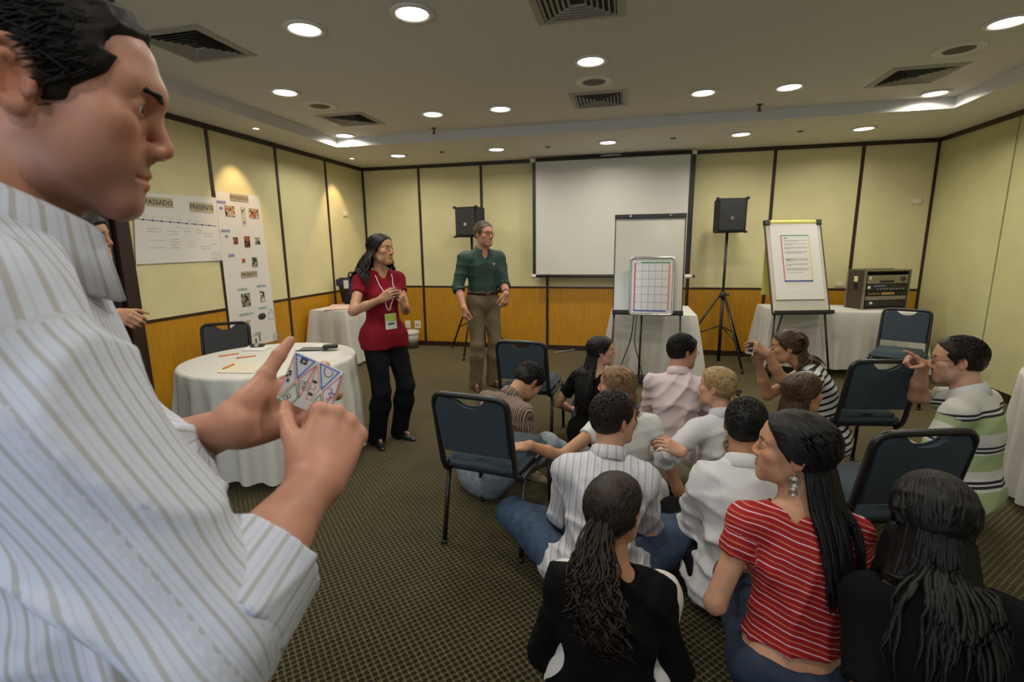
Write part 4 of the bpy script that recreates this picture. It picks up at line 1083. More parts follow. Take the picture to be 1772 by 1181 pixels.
def strands(paths, rad, n=5, flat=.55):
    """paths (N,K,3), rad (K,) or (N,K) -> verts, quads"""
    N, K, _ = paths.shape
    T = np.gradient(paths, axis=1); T /= np.linalg.norm(T, axis=2, keepdims=True)+1e-9
    ref = np.where(np.abs(T[..., 2:3]) < .8, np.array([0, 0, 1.]), np.array([0, 1., 0]))
    A = np.cross(T, ref); A /= np.linalg.norm(A, axis=2, keepdims=True)+1e-9; B = np.cross(T, A)
    th = np.arange(n)*2*PI/n
    rad = np.broadcast_to(rad, (N, K))[..., None, None]
    V = paths[:, :, None, :]+rad*(A[:, :, None, :]*np.cos(th)[None, None, :, None]+flat*B[:, :, None, :]*np.sin(th)[None, None, :, None])
    V = V.reshape(-1, 3)
    i, k, j = np.meshgrid(np.arange(N), np.arange(K-1), np.arange(n), indexing='ij'); j2 = (j+1) % n
    f = lambda k_, j_: (i*K+k_)*n+j_
    Q = np.stack([f(k, j), f(k, j2), f(k+1, j2), f(k+1, j)], -1).reshape(-1, 4)
    return V, Q

def person(name, label, loc, rz, sc=1., fem=False, pel=(0, 0, .10), lean=8, side=0, twist=0, bend=6, head=(0, 0, 0), neckf=18, skin=None, beard=0.,
           arms=None, legs=None, top=None, pants=None, hair=None, shoes=None, hf=None, res=None, glasses=None, sh=None, eyes=True, brow=(.02, .012, .008), group=None, headk=None, lipc=None, shf=0., hy=0.0, headpx=None, fat=0., chesty=0.):
    R = res or {}; hb = R.get('body', .0175); hh = R.get('head', .0050); hd = R.get('hand', .0044); ht = R.get('top', .0105)
    root = empty(name, loc if len(loc) == 3 else (loc[0], loc[1], 0), rz, label, 'person', group)
    Rw = Rz(rz)
    loc_of = lambda p: Rw.T@(np.asarray(p, float)-O3)
    k = sc; fm = .87 if fem else 1.
    P0 = np.array(pel, float)
    def rot(l): return Ry(math.radians(side))@Rx(-math.radians(l))
    u0 = rot(lean*.6)@np.array([0, 0, 1.]); P1 = P0+u0*.21*k
    Rc = Rz(math.radians(twist))@rot(lean+bend); u1 = Rc[:, 2]; P2 = P1+u1*.29*k
    xr, yf = Rc[:, 0], Rc[:, 1]
    R0 = rot(lean*.6)
    yaw, pit, rol = [math.radians(v) for v in head]
    Rn = Rz(math.radians(twist)*.5)@rot(lean+bend+neckf); nd = Rn[:, 2]
    N1 = P2+nd*.118*k
    RH = Rz(yaw)@Rx(-pit)@Ry(rol)
    hk = headk or (.955 if fem else 1.0)*k**.5
    H0 = N1+RH@np.array([0, .022+hy, .068])*hk
    HD = Head(H0, RH, hk, fem, hf)
    if headpx is not None:
        g = atz(headpx[0], headpx[1], H0[2]+root.location[2]) if len(headpx) == 2 else atd(*headpx)
        g = g-Rw@H0; root.location = (g[0], g[1], root.location[2])
    O3 = np.array(root.location)
    shw = (sh or (.158 if fem else .182))*k
    S = {1: P2-u1*.062*k+xr*shw+yf*shf, -1: P2-u1*.062*k-xr*shw+yf*shf}
    arms = arms or {}
    A = {}
    for q, nm in ((1, 'R'), (-1, 'L')):
        a = arms.get(nm, {})
        T = loc_of(a['w']) if 'w' in a else np.array(a.get('l', P0+np.array([q*.26, .22, .08])), float)
        E, T = ik(S[q], T, .285*k, .25*k, np.array(a.get('pole', (q*.6, -.5, -.5)), float))
        if 'e' in a: E = loc_of(a['e'])
        hdv = a.get('dir'); hdv = unit(T-E) if hdv is None else (Rw.T@unit(hdv) if a.get('dw') else unit(hdv))
        bk = a.get('back', (0, 0, 1)); bk = Rw.T@unit(bk) if a.get('dw') else unit(bk)
        A[q] = (E, T, hdv, bk, a)
    Lg = {}
    legs = legs or 'cross'
    for q, nm in ((1, 'R'), (-1, 'L')):
        hip = P0+R0@np.array([q*.088*k, .0, -.02*k])
        if legs == 'cross':
            an = np.array([-q*.10, .30+.05*q, .055])+[P0[0], P0[1], 0]; pole = np.array([q*1., .35, .42]); toe = unit([-q*.75, .35, -.12])
        elif legs == 'stand':
            an = np.array([q*.10+P0[0], P0[1]-.01, .085]); pole = np.array([q*.1, 1, 0]); toe = unit([q*.25, 1, -.22])
        else:
            g = legs[nm]; an = np.array(g['a'], float); pole = np.array(g['pole'], float); toe = unit(g.get('toe', (0, 1, -.2)))
        K_, an = ik(hip, an, .425*k, .42*k, pole); Lg[q] = (hip, K_, an, toe)
    # ---------- bare body
    def torso(X, t, kk=.05):
        if fem:
            X.ell(P0+u0*.01*k, np.array([.163, .118, .125])*k+t, R0, kk)
            X.ell(P0+u0*.15*k+yf*.006, np.array([.125, .092, .15])*k+t, R0, kk)
            X.ell(P1+u1*.13*k, np.array([.135, .094, .165])*k+t, Rc, kk)
            for q in (-1, 1): X.ell(P1+u1*.115*k+xr*q*.07*k+yf*.075*k, np.array([.058, .055, .058])*k+t, Rc, .03)
        else:
            X.ell(P0+u0*.01*k, np.array([.158, .112, .125])*k+t, R0, kk)
            X.ell(P0+u0*.15*k+yf*(.01+fat), np.array([.140+fat*.5, .108+fat*.6, .15])*k+t, R0, kk)
            X.ell(P1+u1*.13*k+yf*chesty, np.array([.155, .112+chesty*.6, .175])*k+t, Rc, kk)
        for q in (-1, 1):
            X.cone(P2-u1*.03*k, S[q]+u1*.005, .052*k*fm+t, .052*k*fm+t, kk)
            X.cone(P2+u1*.008*k, S[q]*.72+P2*.28+u1*.006*k, .036*k*fm+t*.5, .032*k*fm+t*.7, .04)
    def arm(X, q, t=0., upto=2., flat=False):
        E, T = A[q][:2]
        if upto <= 1: X.ops.append(('f', *[np.asarray(v, np.float32) for v in (S[q], S[q]+(E-S[q])*upto)], .052*k*fm+t, .046*k*fm+t, .035, 'u')); return
        X.cone(S[q], E, .052*k*fm+t, .040*k*fm+t*.9, .035)
        fl = T if upto >= 2 else E+(T-E)*(upto-1)
        rb = .0275 if upto >= 2 else .040+(.0275-.040)*(upto-1)
        if flat: X.ops.append(('f', np.asarray(E, np.float32), np.asarray(fl, np.float32), .040*k*fm+t*.9, rb*k*fm+t*.8, .02, 'u'))
        else:
            X.cone(E, E*.55+T*.45, .041*k*fm+t, .039*k*fm+t, .02); X.cone(E*.55+T*.45, fl, .039*k*fm+t, rb*k*fm+t, .02)
    def leg(X, q, t=0., t2=None, flat=False):
        hip, K_, an, toe = Lg[q]; t2 = t if t2 is None else t2
        X.cone(hip, K_, .086*k*(1.02 if fem else 1)+t, .060*k+t, .05)
        cm = K_*.68+an*.32+unit(np.cross(np.cross(K_-hip, an-K_), an-K_)+1e-6)*0
        X.cone(K_, cm, .058*k+t, .054*k+t2, .03)
        if flat: X.ops.append(('f', np.asarray(cm, np.float32), np.asarray(an-unit(cm-an)*pants.get('cuffx', .055)*k, np.float32), .054*k+t2, .046*k+t2, .03, 'u'))
        else: X.cone(cm, an, .054*k+t2, .037*k+t2, .03)
    def neck(X, t=0., full=True):
        X.cone(P2-u1*.02*k, HD.w((0, -.028, -.045)), (.050 if fem else .060)*k+t, (.046 if fem else .056)*k+t, .03)
        if full: X.cone(P2+yf*.02*k, HD.w((0, .0, -.06)), (.042 if fem else .05)*k+t, (.04 if fem else .048)*k+t, .03)
    B = Sdf(); torso(B, -.006)
    for q in (-1, 1): arm(B, q); leg(B, q, -.004)
    neck(B)
    HDs = Sdf(); HD.build(HDs, R.get('detail', False))
    for q in (-1, 1):
        E, T, hdv, bk, a = A[q]
        hip, K_, an, toe = Lg[q]
        B.cone(an+[0, 0, -.02], an+toe*.11*k+[0, 0, -.015], .026*k, .016*k, .02)
    # neck meets the head: clip body inside the head
    lo, hi = bounds_ops(B)
    parts = []
    Bc = Sdf(); Bc.ops = B.ops[:]
    parts.append(surface(Bc, lo-.02, hi+.02, hb))
    HN = Sdf(); HN.ops = HDs.ops[:]; HN2 = Sdf(); neck(HN2); HN.ops += [(*o_[:5], .022, o_[6]) for o_ in HN2.ops]; 
    HN.ops.append(('c', np.asarray(P2, np.float32), np.asarray(P2-u1*.02, np.float32), .05*k*fm, .05*k*fm, .03, 'u'))
    bx_ = np.array([.105, .15, .20])*hk
    Vh, Qh = surface(HN, (-.105*hk, -.14*hk, -.21*hk), (.105*hk, .14*hk, .135*hk), hh, (H0, RH))
    nb = len(parts[0][0]); parts.append((Vh, Qh))
    tips = {}
    for q in (-1, 1):
        E, T, hdv, bk, a = A[q]
        if a.get('nohand'): continue
        HS = Sdf(); hsz = (.93 if fem else 1.0)*k*a.get('size', 1.)
        HS.cone(E*.35+T*.65, T, .034*k*fm, .0265*k*fm, .02); HS.cone(T, T+hdv*.012, .0265*k*fm, .022*k*fm, .02)
        tips[q] = hand_prims(HS, T, hdv, bk, q, hsz, a.get('curl', (25, 35, 25)), a.get('spread', 4), a.get('thumb', (35, 20, 15, 15)), a.get('each'), .9 if fem else 1.)
        l_, h_ = bounds_ops(HS); parts.append(surface(HS, l_-.006, h_+.006, hd))
    V, Q = join(parts)
    lip = np.zeros(len(V)); bl = lip.copy(); be = lip.copy()
    lip[nb:nb+len(Vh)], bl[nb:nb+len(Vh)], be[nb:nb+len(Vh)] = HD.masks(Vh)
    body = qmesh('body', V, Q, skin, root, dict(lip=lip*(1. if fem else .55), blush=bl, beard=be*beard))
    # ---------- eyes and brows
    if eyes:
        for q in (-1, 1):
            e = bpy.data.objects.new('eye', eye_mesh()); C.objects.link(e); e.parent = root
            e.matrix_local = Matrix.Translation(HD.w((q*.032, .0730, .0075))) @ Matrix(RH.tolist()).to_4x4() @ Matrix.Rotation(-.0, 4, 'Z') @ Matrix.Scale(.0112*hk, 4)
            bo = .010*(HD.f['brow']-1); BS = Sdf(); pts = [HD.w(p) for p in ((q*.012, .0915+bo, .0245), (q*.026, .0895+bo, .0290), (q*.040, .080+bo, .0290), (q*.049, .069+bo, .0240))]
            rr = [.0026, .0032, .0026, .0012]
            for i in range(3): BS.cone(pts[i], pts[i+1], rr[i]*hk*(.75 if fem else 1.15), rr[i+1]*hk*(.75 if fem else 1.15), .003)
            l_, h_ = bounds_ops(BS); v_, q_ = surface(BS, l_-.004, h_+.004, min(hh*.6, .0024)); qmesh('eyebrow', v_, q_, hair_mat('brow '+str(brow), brow), root)
    # ---------- clothes
    if pants:
        PS = Sdf(); t = pants.get('t', .012)
        PS.ell(P0+u0*.0*k, np.array([.160, .118, .12])*k+t, R0, .05)
        PS.ell(P0+u0*.06*k, np.array([.148, .108, .10])*k+t, R0, .05)
        PS.plane(P0+u0*pants.get('waist', .09 if not top or top.get('hem', .1) < 0 else .05-top.get('hem', .1))*k, u0)
        for q in (-1, 1): leg(PS, q, t, pants.get('t2', t+.004), True)
        w_ = wrinkle(pants.get('amp', .007), pants.get('seed', 3), .8); PS.post = lambda P, D, w_=w_: D-w_(P)
        l_, h_ = bounds_ops(PS); v_, q_ = surface(PS, l_-.015, h_+.015, R.get('pants', max(ht, .0125)))
        qmesh('trousers', v_, q_, pants['m'], root)
    if shoes:
        for q in (-1, 1):
            hip, K_, an, toe = Lg[q]
            SS = Sdf(); a0 = an+np.array([0, 0, -.045*k]); f = toe
            SS.cone(a0-f*.03, a0+f*.08*k, .036*k*fm, .037*k*fm, .02); SS.cone(a0+f*.08*k, a0+f*.155*k+[0, 0, -.006], .037*k*fm, .026*k*fm, .02); SS.cone(an, a0, .034*k*fm, .036*k*fm, .02)
            if legs == 'stand': SS.plane((0, 0, .0), (0, 0, -1))
            l_, h_ = bounds_ops(SS); v_, q_ = surface(SS, l_-.01, h_+.01, ht); qmesh('shoe', v_, q_, shoes, root)
    TS = None
    if top:
        TS = Sdf(); t = top.get('t', .014); torso(TS, t, .05)
        hem = top.get('hem', .10)
        if hem > .0: TS.ell(P0-u0*(hem-.08)*k, np.array([.160, .108, .13])*k+t+.006, R0, .06)
        if hem > .1: TS.ell(P0+u0*.02*k, np.array([.160, .108, .13])*k+t+.006, R0, .06)
        if hem > 0:
            for q in (-1, 1): hip, K_ = Lg[q][:2]; TS.cone(hip, hip+(K_-hip)*.22, .086*k*(1.02 if fem else 1)+.012+t*.7, None, .05)
        TS.plane(P0-u0*hem*k, -u0, .01)
        sl = top.get('sleeve', .55)
        for q in (-1, 1):
            s_ = sl[q] if isinstance(sl, dict) else sl
            if s_ > 0: arm(TS, q, top.get('ts', t+.002), s_, True)
        nk = top.get('neck', 'crew')
        nr = .050 if top.get('collar') and nk != 'open' else .064
        TS.cone(P2+u1*.012*k, P2+nd*.2, (nr if nk != 'scoop' else .085)*k, .09*k, .008, 's')
        if nk in ('v', 'scoop'): TS.cone(P2+yf*.09*k, P2-u1*(.09 if nk == 'v' else .03)*k+yf*.115*k, .045*k, .012 if nk == 'v' else .05, .01, 's')
        if nk == 'open': TS.cone(P2+yf*.08*k+u1*.01, P2-u1*.075*k+yf*.12*k, .035*k, .01, .01, 's')
        if nk == 'boat': TS.cone(P2+xr*.07*k+u1*.03*k, P2-xr*.07*k+u1*.03*k, .05*k, .05*k, .01, 's')
        w_ = wrinkle(top.get('amp', .010), top.get('seed', 1), top.get('wf', .9)); TS.post = lambda P, D, w_=w_: D-w_(P)
        l_, h_ = bounds_ops(TS); v_, q_ = surface(TS, l_-.018, h_+.018, ht); v_ = smoothv(v_, q_, 1, .4)
        # cloth coordinates: s around, t along
        d = v_-P1; along = d@u1; lx = d@xr; ly_ = d@yf
        s_ = np.arctan2(lx, -ly_)*.15 if top.get('coord') == 'around' else lx.copy(); t_ = along+lx*top.get('slope', 0.)
        best = np.full(len(v_), 9.); slv = np.zeros(len(v_))
        for q in (-1, 1):
            E, T = A[q][:2]
            for a_, b_, r_ in ((S[q], E, .052), (E, T, .04)):
                ba = b_-a_; hq = ((v_-a_)@ba)/(ba@ba); pp = v_-a_-np.outer(np.clip(hq, 0, 1), ba); dd = np.linalg.norm(pp, axis=1)
                inside = (dd < r_*k+t+.03) & (dd < best) & (hq > (.12 if a_ is S[q] else 0)) & ((np.abs(lx) > shw*.93) | (a_ is E))
                ax_ = unit(ba); e1 = unit(np.cross(ax_, xr if abs(ax_@xr) < .9 else u1)); e2 = np.cross(ax_, e1)
                an_ = np.arctan2(pp@e1, pp@e2)*r_*1.25
                s_ = np.where(inside, an_, s_); t_ = np.where(inside, -hq*np.linalg.norm(ba)+.2-(.28 if a_ is E else 0), t_); best = np.where(inside, dd, best); slv = np.where(inside, 1, slv)
        tp = qmesh(top.get('name', 'shirt'), v_, q_, top['m'], root, dict(s=s_, t=t_, sleeve=slv))
        if top.get('collar'):
            n = 40; rows = []
            r0 = (.067 if not fem else .060)*k; cs = top.get('csc', 1.); prof = [(r0+(a_)*cs, b_*cs) for a_, b_ in [(0, -.022), (-.002, .012), (-.002, .024), (.0015, .0275), (.006, .024), (.020, -.022), (.017, -.024), (.0045, .015), (.0025, -.022)]]
            cN = P2+u1*(.030+t*.4)*k+yf*.010*k; cz = unit(u1+nd); cx = unit(xr-cz*(xr@cz)); cyv = np.cross(cz, cx)
            V_ = []; gap = top.get('gap', .45)
            for i in range(n+1):
                th = gap*.5+(2*PI-gap)*i/n; dr_ = cyv*math.cos(th)+cx*math.sin(th); fr_ = (1+math.cos(th))/2
                for r_, z_ in prof: V_.append(cN+dr_*r_*(1+top.get('cf', .06)*fr_**1.5)+cz*(z_*1.15*k-.030*cs*fr_**2*k))
            m_ = len(prof); Q_ = [[i*m_+j, i*m_+(j+1) % m_, (i+1)*m_+(j+1) % m_, (i+1)*m_+j] for i in range(n) for j in range(m_)]
            V_ = np.array(V_); w0 = (V_-cN)
            qmesh('collar', V_, np.array(Q_), top.get('mc', top['m']), root, dict(s=np.arange(len(V_))//m_*(.009), t=w0@cz, sleeve=np.zeros(len(V_))))
        for q in (-1, 1):
            if top.get('cuff') and (sl[q] if isinstance(sl, dict) else sl) > 1:
                E, T = A[q][:2]; f0 = (sl[q] if isinstance(sl, dict) else sl)-1; c_ = E+(T-E)*f0; ax_ = unit(T-E); CS = Sdf(); wd_ = top.get('cw', .05)*k
                rb = (.040+(.0275-.040)*f0)*k*fm+top.get('ts', t+.002)+.004
                CS.ops.append(('f2', *[np.asarray(v, np.float32) for v in (c_-ax_*wd_, c_+ax_*.002)], rb+.002, rb, .01, 'u'))
                wq = wrinkle(.004, 5, 1.5); CS.post = lambda P, D, wq=wq: D-wq(P)
                l_, h_ = bounds_ops(CS); v2, q2 = surface(CS, l_-.01, h_+.01, ht*.6); pp = v2-c_
                e1 = unit(np.cross(ax_, xr)); e2 = np.cross(ax_, e1)
                qmesh('cuff', v2, q2, top['m'], root, dict(s=np.arctan2(pp@e1, pp@e2)*.05, t=pp@ax_, sleeve=np.ones(len(v2))))
    # ---------- hair
    def outer(P):
        return np.minimum(TS(P), B(P)) if TS is not None else B(P)
    if hair: make_hair(root, HD, hair, outer, P2, rt=R.get('hair', .0078))
    if glasses:
        bm = new()
        for q in (-1, 1):
            loop = [HD.w((q*(.032+.023*math.copysign(abs(math.cos(t))**.6, math.cos(t))), .1005-.010*abs(math.cos(t))*(1 if q*math.cos(t) > 0 else .0), .004+.0145*math.copysign(abs(math.sin(t))**.6, math.sin(t)))) for t in np.linspace(0, 2*PI, 20)[:-1]]
            tube(bm, loop, .0014*hk, 6, closed=True)
            tube(bm, [HD.w(p) for p in ((q*.055, .089, .010), (q*.068, .078, .011), (q*.0765, .02, .012), (q*.078, -.014, .010), (q*.077, -.026, -.006))], .0013*hk, 6)
        tube(bm, [HD.w(p) for p in ((-.010, .099, .008), (0, .103, .011), (.010, .099, .008))], .0013*hk, 6)
        obj('glasses', bm, glasses, root)
    return dict(root=root, HD=HD, A=A, P0=P0, P1=P1, P2=P2, Rc=Rc, R0=R0, u0=u0, u1=u1, yf=yf, xr=xr, tips=tips, k=k, TS=TS, Lg=Lg, w=lambda p: O3+Rw@np.asarray(p), Rw=Rw, loc_of=loc_of, S=S, B=B)
def bounds_ops(S):
    lo = np.full(3, 1e9); hi = -lo
    for o in S.ops:
        if o[6] != 'u': continue
        if o[0] in ('c', 'f', 'f2'):
            r = max(o[3], o[4]); lo = np.minimum(lo, np.minimum(o[1], o[2])-r); hi = np.maximum(hi, np.maximum(o[1], o[2])+r)
        elif o[0] == 'e':
            r = np.abs(o[3] if o[3] is not None else np.eye(3))@o[2]; lo = np.minimum(lo, o[1]-r); hi = np.maximum(hi, o[1]+r)
    return lo, hi

def make_hair(root, HD, h, TS, P2, rt=.0065):
    st = h['style']; m = h['m']; seed = h.get('seed', 1); r = np.random.RandomState(seed); k = HD.k; R = HD.R
    th = h.get('th', .010)
    S = Sdf()
    S.ell(HD.w((0, -.020, .038)), np.array([.074+th, .095+th, .080+th])*k, R, .02*k); S.ell(HD.w((0, -.048, -.002)), np.array([.060+th*.9, .058+th, .062])*k, R, .03*k)
    S.ell(HD.w((0, .022, .058)), np.array([.064+th*.7, .056+th*.9, .046+th])*k, R, .03*k)
    top_y = h.get('line', .078); temple = h.get('temple', .050); burn = h.get('burn', .018)
    long_ = st != 'short'
    zs = [-.2, -.045, -.035, .0, .03, .050, .066, .085, .11]
    ys = [-.030, -.030, burn-.004, burn, temple-.006, temple, top_y-.006, top_y+.004, top_y+.02]
    if long_: ys = [-.02, -.0, .01, .02, temple-.004, temple, top_y-.006, top_y+.004, top_y+.02]
    zb_y = [-.13, -.06, -.03, -.005, .01]; zb = [h.get('nape', -.072)]*2+[-.066, -.035, -.034]
    amp = h.get('amp', .0018 if long_ else .0035); ax = h.get('freq', 1.)
    w1 = wrinkle(amp, seed+5, 2.6*ax); w2 = wrinkle(amp*.6, seed+9, 6.*ax)
    def post(P, D):
        q = HD.inv(P); y, z = q[:, 1], q[:, 2]; x = np.abs(q[:, 0])
        yl = np.interp(z, zs, ys)-(.35*np.maximum(x-.03, 0) if not long_ else .12*np.maximum(x-.03, 0))*(z > .05)
        g = (y-yl)*k; D = D-w1(P)-w2(P)
        D = np.maximum(D, g*.9)
        if not long_:
            D = np.maximum(D, (np.interp(y, zb_y, zb)-z)*k)
            ear = np.sqrt(((y+.014)/.020)**2+((z+.004)/.031)**2)-1
            D = np.maximum(D, np.where(x > .055, -ear*.016*k, -1))
        return D
    S.post = post
    lo, hi = np.array([-.11, -.145, -.11])*k, np.array([.11, .12, .15])*k
    parts = [surface(S, lo, hi, h.get('res', rt*.8), (HD.c, R))]
    cen = np.array([0, -.020, .038]) if not long_ else np.array([0, -.018, .030])
    def ell_pt(d, ex):  # direction -> point on the hair ellipsoid (head local)
        d = d/np.linalg.norm(d, axis=-1, keepdims=True); rad = np.array([.074, .094, .082])+ex
        return cen+d*(1/np.sqrt(((d/rad)**2).sum(-1, keepdims=True)))
    def slerp(a, b, t):
        a = a/np.linalg.norm(a, axis=-1, keepdims=True); b = b/np.linalg.norm(b, axis=-1, keepdims=True)
        om = np.arccos(np.clip((a*b).sum(-1, keepdims=True), -.999, .999)); t = t[None, :, None]
        a, b, om = a[:, None], b[:, None], om[:, None]
        return (np.sin((1-t)*om)*a+np.sin(t*om)*b)/np.sin(om)
    if st == 'short':
        n = h.get('n', 1100); u = r.normal(size=(n*3, 3)); u /= np.linalg.norm(u, axis=1)[:, None]
        p = ell_pt(u, th*1.1); q = p
        ok = (q[:, 1] < np.interp(q[:, 2], zs, ys)-.008-.35*np.maximum(np.abs(q[:, 0])-.03, 0)*(q[:, 2] > .05)) & (q[:, 2] > -.045) & ~((np.abs(q[:, 0]) > .05) & (np.hypot((q[:, 1]+.014)/.026, (q[:, 2]+.004)/.038) < 1))
        p = p[ok][:n]; nn = p-cen; nn /= np.linalg.norm(nn, axis=1)[:, None]
        sw = np.array(h.get('sweep', (0, -.6, -.3))); d = sw+r.normal(size=p.shape)*h.get('mess', .22); d = d-nn*(d*nn).sum(1)[:, None]; d /= np.linalg.norm(d, axis=1)[:, None]+1e-6
        L = h.get('len', .024)*r.uniform(.7, 1.2, size=(len(p), 1)); K = 4
        t = np.linspace(0, 1, K)
        path = p[:, None]+d[:, None]*(L[:, None]*t[None, :, None])+nn[:, None]*(h.get('lift', .006)*np.sin(t*PI*.8)-.3*L[:, None, :1]*t[None]**2*.6)[..., None] if False else p[:, None]+d[:, None]*(L[:, :, None]*t[None, :, None])+nn[:, None]*((h.get('lift', .004)*np.sin(t*PI*.75)-.008*t**2)[None, :, None])
        W = HD.c+(path*k)@R.T
        parts.append(strands(W, np.array([.8, 1., .75, .1])*h.get('rad', .0030)*k, 4))
    else:
        n = h.get('n', 170); L = h['len']; K1, K2 = 6, h.get('k2', 13)
        part = h.get('part', 0.)
        f = r.uniform(0, 1, n); sd = np.sign(r.uniform(-1, 1, n))
        ex = th*1.0+r.uniform(-.002, .005, (n, 1, 1))
        # from the parting (front 0 .. crown 1) down the sides / back
        a0 = np.stack([part+sd*.01, .085-.13*f, .10-.0*f], 1)
        az = np.radians(h.get('az0', 78)+(178-h.get('az0', 78))*np.clip(f*1.15+r.uniform(-.12, .12, n), 0, 1))*sd
        el = h.get('el', -.75)
        b0 = np.stack([np.sin(az)*.9, np.cos(az)*1., np.full(n, el*.75)], 1)
        if st in ('pony', 'halfup'):
            tie = np.array(h.get('tie', (0, -.118, -.01))); b0 = np.tile(tie-cen, (n, 1))+r.normal(size=(n, 3))*.012
            ph = r.uniform(-1.9, 1.9, n); a0 = np.stack([np.sin(ph)*.9, .55*np.cos(ph)*.9+.0, np.abs(np.cos(ph))*.8+.05-.5*(np.abs(ph) > 1.5)], 1)
        t = np.linspace(0, 1, K1); dirs = slerp(a0-(cen if st == 'long' else 0), b0, t)
        p1 = ell_pt(dirs, ex)
        W1 = HD.c+(p1*k)@R.T
        # hanging part, person frame
        ln = L*r.uniform(.75, 1.05, n); back = np.array(h.get('back', (0, -.25, 0)))
        down = np.array([0, 0, -1.])+back*.5
        st0 = W1[:, -1]; tt = np.linspace(0, 1, K2+1)[1:]
        out = (st0-HD.c); out[:, 2] = 0; out /= np.linalg.norm(out, axis=1)[:, None]+1e-6
        spread = h.get('spread', .25)
        W2 = st0[:, None]+(down[None, None]*tt[None, :, None]+out[:, None]*spread*(tt[None, :, None]-tt[None, :, None]**2*.7))*ln[:, None, None]
        wv = h.get('wave', .006); fr = h.get('wfreq', 3.); p_ = r.uniform(0, 6.3, (n, 2))
        a1 = np.cross(out, [0, 0, 1]); grow = np.clip(tt*2, 0, 1)
        W2 = W2+a1[:, None]*(wv*np.sin(tt[None]*fr*6.28*(ln[:, None]/.35)+p_[:, :1])*grow)[..., None]+out[:, None]*(wv*.8*np.cos(tt[None]*fr*6.28*(ln[:, None]/.35)+p_[:, 1:])*grow)[..., None]
        if st == 'halfup': pass
        if TS is not None:                       # let the locks slide down over the shoulders and back
            dl = np.diff(np.concatenate([st0[:, None], W2], 1), axis=1); p_c = st0.copy(); off = h.get('off', .009)+r.uniform(0, .012, len(st0))
            for i_ in range(K2):
                p_c = p_c+dl[:, i_]
                for it in range(3):
                    D = TS(p_c); e = .004; g = np.stack([TS(p_c+np.eye(3)[i]*e)-D for i in range(3)], 1); g /= np.linalg.norm(g, axis=1)[:, None]+1e-9
                    p_c = p_c+g*np.clip(off*min(1, (i_+1)/4)-D, 0, .03)[:, None]
                W2[:, i_] = p_c
        for _ in range(h.get('smooth', 1)): W2[:, 1:-1] = .5*W2[:, 1:-1]+.25*(W2[:, :-2]+W2[:, 2:])
        W = np.concatenate([W1, W2], 1); rr = np.concatenate([[.08], np.linspace(.7, 1, K1-1), np.linspace(1, .75, K2-3), np.linspace(.7, .12, 3)])*h.get('rad', .0085)*k
        parts.append(strands(W, rr, h.get('sides', 4), .6))
        if st in ('pony', 'halfup') and h.get('under'):
            pass
    V, Q = join(parts)
    o = qmesh('hair', V, Q, m, root)
    if h.get('band'):
        bm = new(); c_ = np.array(h['tie'])*1.05; t = [HD.w(c_+np.array([.022*math.cos(a), -.004, .022*math.sin(a)])) for a in np.linspace(0, 6.283, 14)[:-1]]
        tube(bm, t, .011*k, 8, closed=True); obj('hair_band', bm, m_black, root)
    return o
# ================================================================== the people of the photograph
D2 = math.radians
SK = {n: skin_mat('skin '+n, c) for n, c in (('tan', (.40, .225, .13)), ('fair', (.50, .30, .20)), ('brown', (.33, .175, .095)), ('ruddy', (.46, .24, .165)))}
HR = {n: hair_mat('hair '+n, c, r_, hi) for n, c, r_, hi in (('black', (.0045, .0038, .0038), .52, 1.8), ('darkbrown', (.012, .0066, .0045), .52, 1.8), ('brown', (.045, .024, .012), .42, 1.7), ('lightbrown', (.15, .085, .04), .45, 1.5), ('blonde', (.26, .175, .075), .45, 1.5), ('greybrown', (.10, .07, .05), .5, 1.5))}
m_jean = mat('blue denim', (.028, .055, .10), .85, bump=.3, bscale=600, var=.3, vscale=30); m_jeand = mat('dark denim', (.014, .024, .048), .85, bump=.3, bscale=600, var=.3, vscale=30); m_jeanl = mat('pale denim', (.20, .24, .28), .85, bump=.3, bscale=600, var=.2, vscale=30)
m_wshirt = mat('white shirt cotton', (.53, .53, .55), .8, bump=.15, bscale=90); m_pink = mat('pale pink shirt', (.58, .48, .50), .8, bump=.15, bscale=90)
m_tee = mat('white tee', (.56, .57, .56), .85, bump=.1, bscale=300); m_bk = mat('black cotton', (.0035, .0037, .0045), .9, bump=.3, bscale=150, spec=.12); m_bkt = mat('black trousers cloth', (.005, .005, .007), .9, bump=.2, bscale=200, spec=.15)
m_redt = mat('dark red top', (.165, .006, .014), .9, bump=.2, bscale=400, spec=.15); m_greens = mat('dark green shirt', (.014, .042, .030), .75, bump=.2, bscale=200); m_khaki = mat('khaki trousers', (.135, .100, .050), .8, bump=.2, bscale=300, var=.15, vscale=12)
m_olive = mat('olive trousers', (.075, .065, .035), .85, bump=.2, bscale=300); m_grayt = mat('grey trousers', (.10, .10, .085), .85, bump=.2, bscale=300); m_whitet = mat('white trousers', (.60, .58, .55), .85, bump=.15, bscale=200)
m_brshoe = mat('brown leather', (.055, .022, .010), .35); m_bshoe = mat('black leather', (.012, .012, .012), .3); m_beige = mat('beige suede', (.35, .27, .17), .8)
m_frame = mat('dark glasses frame', (.02, .012, .01), .3); m_tan = mat('tan top', (.16, .10, .06), .8)
SEE = dict
s_grey = stripe_mat('grey striped shirt', (.53, .53, .57), [(.05, .30, (.36, .36, .39)), (.38, .46, (.43, .43, .47)), (.62, .70, (.40, .40, .43))], 's', .030)
s_brown = stripe_mat('brown striped shirt', (.085, .050, .036), [(.10, .22, (.40, .36, .34)), (.42, .5, (.22, .14, .10)), (.68, .76, (.36, .30, .28))], 's', .030)
